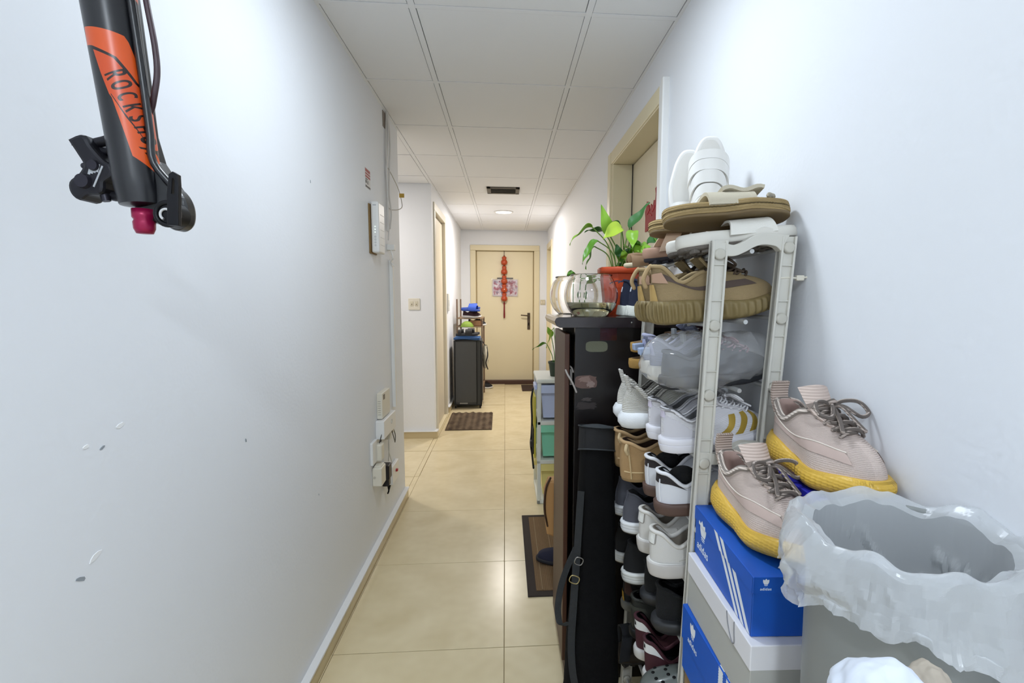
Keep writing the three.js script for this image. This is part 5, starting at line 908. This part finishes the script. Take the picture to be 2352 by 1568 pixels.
{
  const px = 0.415, pz = -1.79, o = thing('potted_plant', 'leafy green house plant in a faceted red orange pot on the cabinet', 'plant', [px, CT, pz]);
  const red = M(0xcc4e26, 0.45), r8 = (r, h) => [r, h];
  const hex = (r0, r1, h0, h1) => cyl(r0, r1, h1 - h0, 8).rotateY(Math.PI / 8).translate(0, h0, 0).toNonIndexed();
  const pot = mesh('pot', [hex(0.064, 0.079, 0.012, 0.148), hex(0.066, 0.07, 0, 0.014)].map((g) => { g.computeVertexNormals(); return g; }), red, o);
  mesh('pot_rim', [lathe([[0.074, 0.148], [0.079, 0.143], [0.089, 0.146], [0.09, 0.162], [0.086, 0.167], [0.078, 0.165], [0.075, 0.15]], 8).rotateY(Math.PI / 8)], red, pot);
  mesh('soil', T(cyl(0.07, 0.076, 0.012, 24), 0, 0.138, 0), M(0x2c2119, 0.95, bump(tFine, 0.003)), o);
  // stems and leaves: base offset, tip, blade length, width, droop, colour
  const L = [
    [[-0.03, 0, 0.01], [-0.115, 0.3, 0.04], 0.105, 0.05, [-1, -0.15, 0.3], 0.9, 1, 0.3], [[-0.02, 0, 0.02], [-0.1, 0.255, 0.05], 0.085, 0.04, [-0.75, -0.5, 0.3], 1.0, 0, -0.3],
    [[-0.01, 0, 0], [-0.05, 0.27, 0.03], 0.1, 0.046, [-0.35, 0.9, 0.1], -0.2, 1, 0.9], [[0, 0, 0], [0.02, 0.3, 0.01], 0.125, 0.05, [0.6, 0.85, 0], 0.1, 2, 0.5],
    [[0, 0, 0.02], [-0.02, 0.3, 0.06], 0.1, 0.056, [-0.7, -0.2, 0.5], 0.5, 3, -0.8], [[0.01, 0, 0.01], [0.02, 0.29, 0.05], 0.075, 0.045, [-0.1, -0.6, 0.6], 0.4, 1, 0.2],
    [[0.02, 0, 0], [0.08, 0.25, 0.02], 0.1, 0.05, [0.9, 0.35, 0.1], 0.4, 2, 0.6], [[0.02, 0, 0.01], [0.07, 0.22, 0.04], 0.09, 0.045, [0.8, -0.2, 0.3], 0.6, 0, -0.3],
    [[0.01, 0, 0.02], [0.03, 0.2, 0.06], 0.07, 0.045, [0.5, -0.2, 0.6], 0.5, 0, 0.4], [[0.02, 0, 0.02], [0.06, 0.2, 0.06], 0.07, 0.05, [0.3, 0.2, 0.7], 0.4, 1, -0.2],
    [[-0.02, 0, 0], [-0.06, 0.29, -0.02], 0.09, 0.045, [-0.7, 0.3, -0.3], 0.5, 2, 0.2], [[0, 0, -0.02], [0.0, 0.31, -0.03], 0.08, 0.04, [-0.6, 0.4, -0.3], 0.6, 2, 0.6],
    [[0.03, 0, -0.01], [0.1, 0.19, 0.0], 0.075, 0.045, [0.8, -0.1, 0.2], 0.6, 0, 0.3], [[-0.01, 0, 0.03], [-0.005, 0.19, 0.06], 0.05, 0.03, [-0.2, 0.6, 0.5], 0.2, 1, 0.3],
    [[0.03, 0, 0.02], [0.05, 0.24, 0.05], 0.06, 0.04, [-0.3, -0.5, 0.6], 0.4, 1, 0], [[-0.03, 0, 0.0], [-0.1, 0.24, 0.0], 0.07, 0.028, [-0.5, -0.8, 0.1], 0.8, 0, 0.4],
    [[0.02, 0, 0.03], [0.02, 0.21, 0.05], 0.06, 0.035, [0.1, 0.9, 0.3], 0.2, 0, 0.7], [[-0.02, 0, 0.02], [-0.02, 0.2, 0.05], 0.055, 0.03, [-0.3, 0.9, 0.2], 0.2, 2, 0.7], [[0.04, 0, 0], [0.11, 0.27, 0.0], 0.08, 0.045, [0.5, -0.4, 0.5], 0.5, 1, 0.1],
    ...Array.from({ length: 16 }, (_, i) => [[rr(-0.04, 0.05), 0, rr(-0.02, 0.04)], [rr(-0.04, 0.09), rr(0.175, 0.25), rr(0.0, 0.07)], rr(0.045, 0.075), rr(0.024, 0.042), [rr(-0.8, 0.9), rr(-0.4, 0.6), rr(0.1, 0.8)], rr(0.2, 0.7), i % 3 === 2 ? 2 : i % 2, rr(-0.8, 0.8)]),
  ];
  const stemM = M(0x6b8a3a, 0.5);
  for (const [b, t, len, w, dir, droop, mi, roll] of L) {
    const B0 = V3(b[0], 0.145, b[2]), T0 = V3(t[0], t[1], t[2]);
    const mid = B0.clone().lerp(T0, 0.55).add(V3((t[0] - b[0]) * -0.2, 0.015, 0));
    mesh('stem', tube([B0, mid, T0], 0.0022, 14, 6), stemM, o);
    mesh('leaf', leafGeo(len, w, T0, V3(...dir), droop, roll), leafM[mi], o);
  }
}
{ // cuttings standing in the glass bowl behind
  const o = thing('plant_cutting', 'small green cuttings rising from the glass bowl behind the front one', 'plant', [0.25, CT + 0.006, -1.835]);
  for (const [x, z, h, len, dx, c] of [[-0.01, 0.01, 0.12, 0.05, -0.1, 0], [0.02, 0.0, 0.11, 0.06, 0.6, 0], [0.04, 0.01, 0.1, 0.07, 0.9, 1]]) { mesh('stem', tube([[x, 0.002, z], [x * 0.9, h * 0.5, z], [x, h, z]], 0.0022, 12, 6), leafM[0], o); mesh('leaf', leafGeo(len, 0.035, V3(x, h, z), V3(dx, 0.6, 0.2), 0.4, 0.4), leafM[c], o); }
}
{ // plant on the drawer unit
  const o = thing('small_plant', 'small trailing plant in a dark green pot on the drawer unit', 'plant', [0.315, 0.772, -3.1]);
  mesh('pot', lathe([[0, 0], [0.036, 0], [0.046, 0.075], [0.05, 0.078], [0.05, 0.09], [0.045, 0.09], [0.04, 0.07], [0, 0.068]], 24), M(0x2c3b2c, 0.5), o);
  for (const [t, dir, len, c, dr] of [[[-0.02, 0.3, 0.05], [-0.4, -0.9, 0.1], 0.12, 3, 0.3], [[-0.06, 0.2, 0.02], [-1, -0.1, 0.1], 0.1, 0, 0.5], [[-0.03, 0.24, 0], [-0.3, 0.9, 0.2], 0.1, 1, 0.4], [[0.03, 0.25, 0.02], [0.6, 0.4, 0.2], 0.1, 2, 0.4], [[0, 0.22, 0.05], [0.1, 0.2, 0.9], 0.09, 0, 0.5]]) { const T0 = V3(...t); mesh('stem', tube([[t[0] * 0.3, 0.065, t[2] * 0.3], [t[0] * 0.4, t[1] * 0.6, t[2] * 0.5], T0], 0.0026, 14, 6), leafM[0], o); mesh('leaf', leafGeo(len, 0.04, T0, V3(...dir), dr, 0.5), leafM[c], o); }
}
{ // red paper cut on the recessed door
  const o = thing('red_papercut', 'red cut paper lettering stuck on the cream right hand door', 'decoration', [XR + 0.0992, 1.655, -2.44], -Math.PI / 2);
  const pts = [[-0.115, -0.07], [-0.115, 0.0], [-0.125, 0.03], [-0.1, 0.05], [-0.095, 0.075], [-0.075, 0.07], [-0.07, 0.045], [-0.05, 0.05], [-0.045, 0.02], [-0.025, 0.025], [-0.02, 0.05], [0.0, 0.035], [0.015, 0.04], [0.025, 0.06], [0.05, 0.055], [0.055, 0.085], [0.045, 0.11], [0.07, 0.115], [0.085, 0.09], [0.08, 0.03], [0.07, 0.0], [0.06, -0.04], [0.1, -0.03], [0.11, -0.06], [0.05, -0.07], [0.02, -0.06], [0.0, -0.035], [-0.02, -0.06], [-0.05, -0.05], [-0.07, -0.07]];
  mesh('paper', extrude(shapeOf(pts), 0.003, 0.001), M(0xa01620, 0.5), o);
  mesh('paper_strokes', [[-0.06, 0.02, 0.4], [-0.02, 0.0, -0.3], [0.03, 0.02, 0.5]].map(([x, y, a]) => box(-0.022, 0.022, -0.004, 0.004, 0.003, 0.0065, 0.001).rotateZ(a).translate(x, y, 0)), M(0xb92430, 0.5), o);
}
// ---------- drawer unit, mats, slipper, bag ----------
{
  const o = thing('drawer_unit', 'white plastic drawer tower with blue, green and yellow drawers', 'drawer unit', [0.192, 0, -3.35]);
  const fr = M(0xe3e6df, 0.45), W = 0.4, D = 0.38, tops = [0.745, 0.505, 0.265], H = 0.215;
  mesh('top_board', [box(-0.005, W, 0.745, 0.77, -0.005, D + 0.005, 0.008)], fr, o);
  mesh('frame', [box(0, 0.022, 0, 0.75, D - 0.02, D, 0.004), box(W - 0.02, W, 0, 0.75, D - 0.02, D, 0.004), box(0, 0.022, 0, 0.75, 0, 0.02, 0.004), box(W - 0.02, W, 0, 0.75, 0, 0.02, 0.004), ...[0.49, 0.25, 0.0].map((y) => box(0, W, y, y + 0.024, 0, D, 0.004))], fr, o);
  const cols = [[0xc6d2f4, 'blue drawer'], [0x8fdfbf, 'green drawer'], [0xf0e394, 'yellow drawer']];
  cols.forEach(([c, label], i) => {
    const y1 = tops[i], m = MP(c, 0.35), q = (x0, x1, z0, z1, y, ins) => [[x0 + ins, y, z1 - ins], [x1, y, z1 - ins]];
    const body = new THREE.BoxGeometry(W - 0.05, H - 0.055, D - 0.05, 1, 1, 1), p = body.attributes.position; // tapering bin
    for (let k = 0; k < p.count; k++) if (p.getY(k) < 0) { p.setX(k, p.getX(k) * 0.93); p.setZ(k, p.getZ(k) * 0.95); }
    body.computeVertexNormals();
    const dr = mesh('drawer', [body.translate(W / 2, y1 - 0.055 - (H - 0.055) / 2, D / 2)], m, o); dr.userData.label = label;
    mesh('drawer_rim', [box(0.012, W - 0.012, y1 - 0.062, y1 - 0.012, 0.01, D - 0.004, 0.004)], m, dr);
    mesh('drawer_handle', box(-0.012, 0.006, y1 - 0.06, y1 - 0.03, 0.12, 0.26, 0.004), m, dr);
  });
}
{
  const o = thing('hanging_pouch', 'black strap and yellow edged pouch hanging on the drawer fronts', 'pouch', [0.186, 0, -3.1]);
  mesh('pouch_body', box(-0.012, 0, 0.28, 0.66, -0.14, 0.1, 0.004), M(0xbdb23c, 0.6), o);
  mesh('pouch_front', box(-0.02, -0.011, 0.3, 0.46, -0.12, 0.09, 0.006), M(0x1a1a1c, 0.7), o);
  mesh('strap', [tube([[-0.012, 0.68, -0.05], [-0.022, 0.62, -0.03], [-0.02, 0.5, 0], [-0.024, 0.4, 0.02], [-0.03, 0.36, 0.05], [-0.02, 0.28, 0.04], [-0.012, 0.2, 0.05]], 0.006, 40)], M(0x151517, 0.7), o);
  mesh('clip', [box(-0.034, -0.016, 0.34, 0.38, 0.04, 0.075, 0.005)], M(0x2c2a2a, 0.5), o);
}
{
  const o = thing('door_mat', 'brown ribbed door mat with dark border before the right door', 'mat', [0.325, 0, -2.4]);
  mesh('border', box(-0.232, 0.232, 0.0005, 0.007, -0.4, 0.4, 0.002), M(0x352c28, 0.85, bump(tFine, 0.001)), o);
  mesh('ribbed_field', box(-0.195, 0.195, 0.003, 0.0105, -0.365, 0.365, 0.002), M(0x7b6144, 0.95, bump(tMat, 0.004)), o);
  for (let i = 0; i < 6; i++) mesh('pale_rib', box(-0.17 + i * 0.066, -0.164 + i * 0.066, 0.008, 0.0122, -0.36, 0.36, 0.0015), M(0x927a5b, 0.95, bump(tFine, 0.002)), o);
}
pair((l) => sneaker('slipper', l, { L: 0.25, W: 0.095, h0: 0.02, h1: 0.018, hh: 0.04, hd: 0.042, ht: 0.07, toe: 0.058, x1: 0.5, category: 'slipper', group: 'navy slippers', mSole: M(0x1b1c24, 0.7), mUp: canvasUp(0x23243a), mIn: M(0x15161f, 0.9), tongue: 0 }), [{ label: 'navy slipper on the ribbed brown door mat', p: [0.385, 0.012, -2.27], r: 180, t: 0 }]);
{
  const o = thing('tan_handbag', 'tan bag with dark looped handle showing past the cabinet door edge', 'bag', [0.2, 0.46, -1.99]);
  mesh('bag_body', extrude(shapeOf([[-0.035, 0.06], [-0.02, 0.1], [0.06, 0.1], [0.1, 0.06], [0.11, -0.1], [0.02, -0.13], [-0.025, -0.11], [-0.034, -0.04]]), 0.05, 0.008).translate(0, -0.05, -0.025), M(0xb98a55, 0.6), o);
  mesh('handle', [tube([[-0.02, 0.07, 0.03], [-0.035, 0.04, 0.035], [-0.043, -0.02, 0.035], [-0.042, -0.07, 0.035], [-0.03, -0.13, 0.03]], 0.0045, 30)], M(0x3f2614, 0.5), o);
  mesh('hook', tube([[0.04, 0.03, -0.02], [0.04, 0.09, 0.03], [0.04, 0.12, 0.07], [0.04, 0.12, 0.1]], 0.004, 20), C.steel, o);
}
// ---------- far left rack with grey fabric cover ----------
{
  const o = thing('fabric_cabinet', 'grey fabric covered shoe cabinet with black piping at the far left', 'cabinet', [-0.427, 0, -5.93]);
  const g = M(0x4d4f50, 0.9, bump(tCloth, 0.0015)), g2 = M(0x5e6061, 0.9, bump(tCloth, 0.0015)), k = M(0x0f1011, 0.8);
  mesh('cover', thick(1, 1, (u, v) => V3(0, 0, 0), 0.001) && box(-0.155, 0.155, 0.03, 0.775, -0.2, 0.2, 0.012), g, o);
  mesh('front_flap', grid(24, 30, (u, v) => V3(lerp(-0.135, 0.1, u), lerp(0.07, 0.76, v), 0.2035 + 0.004 * noise.noise(u * 4, v * 6, 3) + 0.002 * Math.sin(v * 14) * (1 - v))), g2, o);
  mesh('piping', [tube([[-0.138, 0.05, 0.203], [-0.14, 0.4, 0.204], [-0.138, 0.77, 0.203]], 0.005, 20), tube([[0.104, 0.05, 0.203], [0.106, 0.4, 0.204], [0.106, 0.772, 0.203]], 0.005, 20), tube([[0.155, 0.03, 0.2], [0.156, 0.4, 0.2], [0.155, 0.77, 0.2]], 0.005, 20), tube([[-0.15, 0.772, 0.2], [0, 0.776, 0.202], [0.152, 0.772, 0.2]], 0.004, 20), tube([[-0.15, 0.045, 0.202], [0, 0.04, 0.205], [0.152, 0.035, 0.2]], 0.005, 20)], k, o);
  mesh('tag', box(-0.09, -0.0, 0.052, 0.066, 0.206, 0.209, 0.001), M(0x9a9a98, 0.5), o);
  for (const x of [-0.14, 0.14]) for (const z of [-0.18, 0.18]) mesh('foot', cyl(0.01, 0.01, 0.03, 12).translate(x, 0, z), k, o);
}
{
  const o = thing('far_shoe_rack', 'slim brown shoe rack rising behind the grey fabric cabinet', 'shoe rack', [-0.42, 0, -6.55]);
  const w = M(0x6e5643, 0.5);
  for (const x of [-0.16, 0.14]) for (const z of [-0.16, 0.36]) mesh('post', cyl(0.009, 0.009, x < 0 ? 1.24 : 1.0, 12).translate(x, 0, z), w, o);
  for (const y of [0.15, 0.4, 0.65, 0.9, 1.0]) mesh('shelf', box(-0.17, 0.15, y, y + 0.012, -0.17, 0.37, 0.002), M(0x8a7258, 0.6), o);
}
const fs = (name, c, cs, extra = {}) => (l) => sneaker(name, l, { L: 0.24, W: 0.09, hh: 0.08, hd: 0.06, ht: 0.085, mSole: M(cs, 0.6), mUp: M(c, 0.75), mIn: C.dark, laces: 3, mLace: C.dark, ...extra });
pair(fs('maroon_trainer', 0x34161d, 0xe0dcd8, { group: 'maroon trainers' }), [{ label: 'dark maroon trainer with white sole, top of the far rack', p: [-0.52, 1.013, -6.25], t: 0, r: -8 }, { label: 'dark maroon trainer with white sole, behind its mate', p: [-0.53, 1.013, -6.38], t: 0, r: 0 }]);
pair((l) => slide('blue_slipper', l, { L: 0.24, W: 0.095, h0: 0.03, h1: 0.025, group: 'blue slippers', mSole: M(0x2748a0, 0.5), mFoot: M(0x2c4fae, 0.6), mStrap: M(0x2e52b4, 0.5), straps: [{ t: 0.64, w: 0.1, h: 0.06 }] }), [{ label: 'bright blue slide slipper lying on the maroon trainers, front one', p: [-0.53, 1.1, -6.22], t: -0.05, r: -14 }, { label: 'bright blue slide slipper behind, on the maroon trainers', p: [-0.54, 1.105, -6.34], t: 0.05, r: 6 }]);
pair(fs('black_white_shoe', 0x18191b, 0xd9d9d6, { group: 'black shoes with white soles' }), [{ label: 'black shoe with white sole at the right of the far rack', p: [-0.46, 0.913, -6.28], t: 0, r: -6 }, { label: 'black shoe low on the floor by the end door', p: [-0.4, 0.001, -7.0], t: 0, r: 10 }]);
{
  const o = thing('blue_folder', 'flat blue folded bag lying on the grey fabric cabinet', 'bag', [-0.435, 0.776, -5.9]);
  mesh('folded_bag', [thick(10, 6, (u, v) => V3((u - 0.5) * 0.29, 0.016 + 0.006 * Math.sin(u * 5) + 0.008 * u, (v - 0.5) * 0.32), 0.022)], M(0x2b5c96, 0.5), o); mesh('edge_seam', tube([[-0.143, 0.014, 0.163], [0, 0.024, 0.163], [0.143, 0.026, 0.163]], 0.004, 16), M(0x1e4474, 0.6), o);
}
pair((l) => slide('black_sandal', l, { L: 0.26, W: 0.1, h0: 0.03, h1: 0.03, group: 'black sandals', mSole: M(0x2b2c2d, 0.6), mStrap: M(0x1c1d1f, 0.6), straps: [{ t: 0.2, w: 0.04, h: 0.055 }, { t: 0.62, w: 0.08, h: 0.06 }] }), [{ label: 'black strappy sandal on the blue bag, front one', p: [-0.56, 0.818, -5.83], t: 0.02, r: -6 }, { label: 'black strappy sandal on the blue bag, rear one', p: [-0.55, 0.818, -5.97], t: 0.02, r: 4 }]);
tag(mesh('green_cap', [new THREE.SphereGeometry(0.075, 28, 14, 0, 6.2832, 0, 1.6).scale(1, 0.85, 1).translate(-0.46, 0.9, -6.2 + 0.12), new THREE.TorusGeometry(0.074, 0.008, 8, 32).rotateX(Math.PI / 2).translate(-0.46, 0.9, -6.08)], M(0x7f9a3a, 0.7)), 'small green and orange cap behind the black sandals', 'cap').position.set(0, 0.012, -0.1);
tag(mesh('wooden_box', [box(-0.43, -0.285, 0.913, 0.985, -6.24, -6.19, 0.004), box(-0.42, -0.295, 0.92, 0.978, -6.191, -6.187, 0.002)], M(0x8a6442, 0.7)), 'small brown wooden box under the maroon trainers', 'box');
{
  const o = thing('white_carrier_bag', 'white carrier bag hanging beside the grey fabric cabinet', 'bag', [-0.235, 0.56, -6.0]);
  mesh('bag_body', grid(24, 16, (u, v) => { const a = A2(u); return V3(Math.cos(a) * 0.028 * (0.7 + 0.5 * Math.sin(v * 3)) + 0.01 * noise.noise(u * 8, v * 5, 1), lerp(-0.13, 0.14, v), Math.sin(a) * 0.07 * (0.8 + 0.3 * Math.sin(v * 3))); }, true), M(0xc9c2ae, 0.6), o);
  mesh('strap', tube([[0.02, 0.12, 0.03], [0.03, 0.02, 0.06], [0.01, -0.06, 0.07], [0.03, -0.14, 0.05]], 0.006, 24), M(0x222224, 0.7), o);
  mesh('strap', tube([[-0.045, 0.2, 0], [-0.03, 0.18, 0.0], [0, 0.13, 0]], 0.005, 12), M(0x222224, 0.7), o);
}
renderer.render(scene, camera);
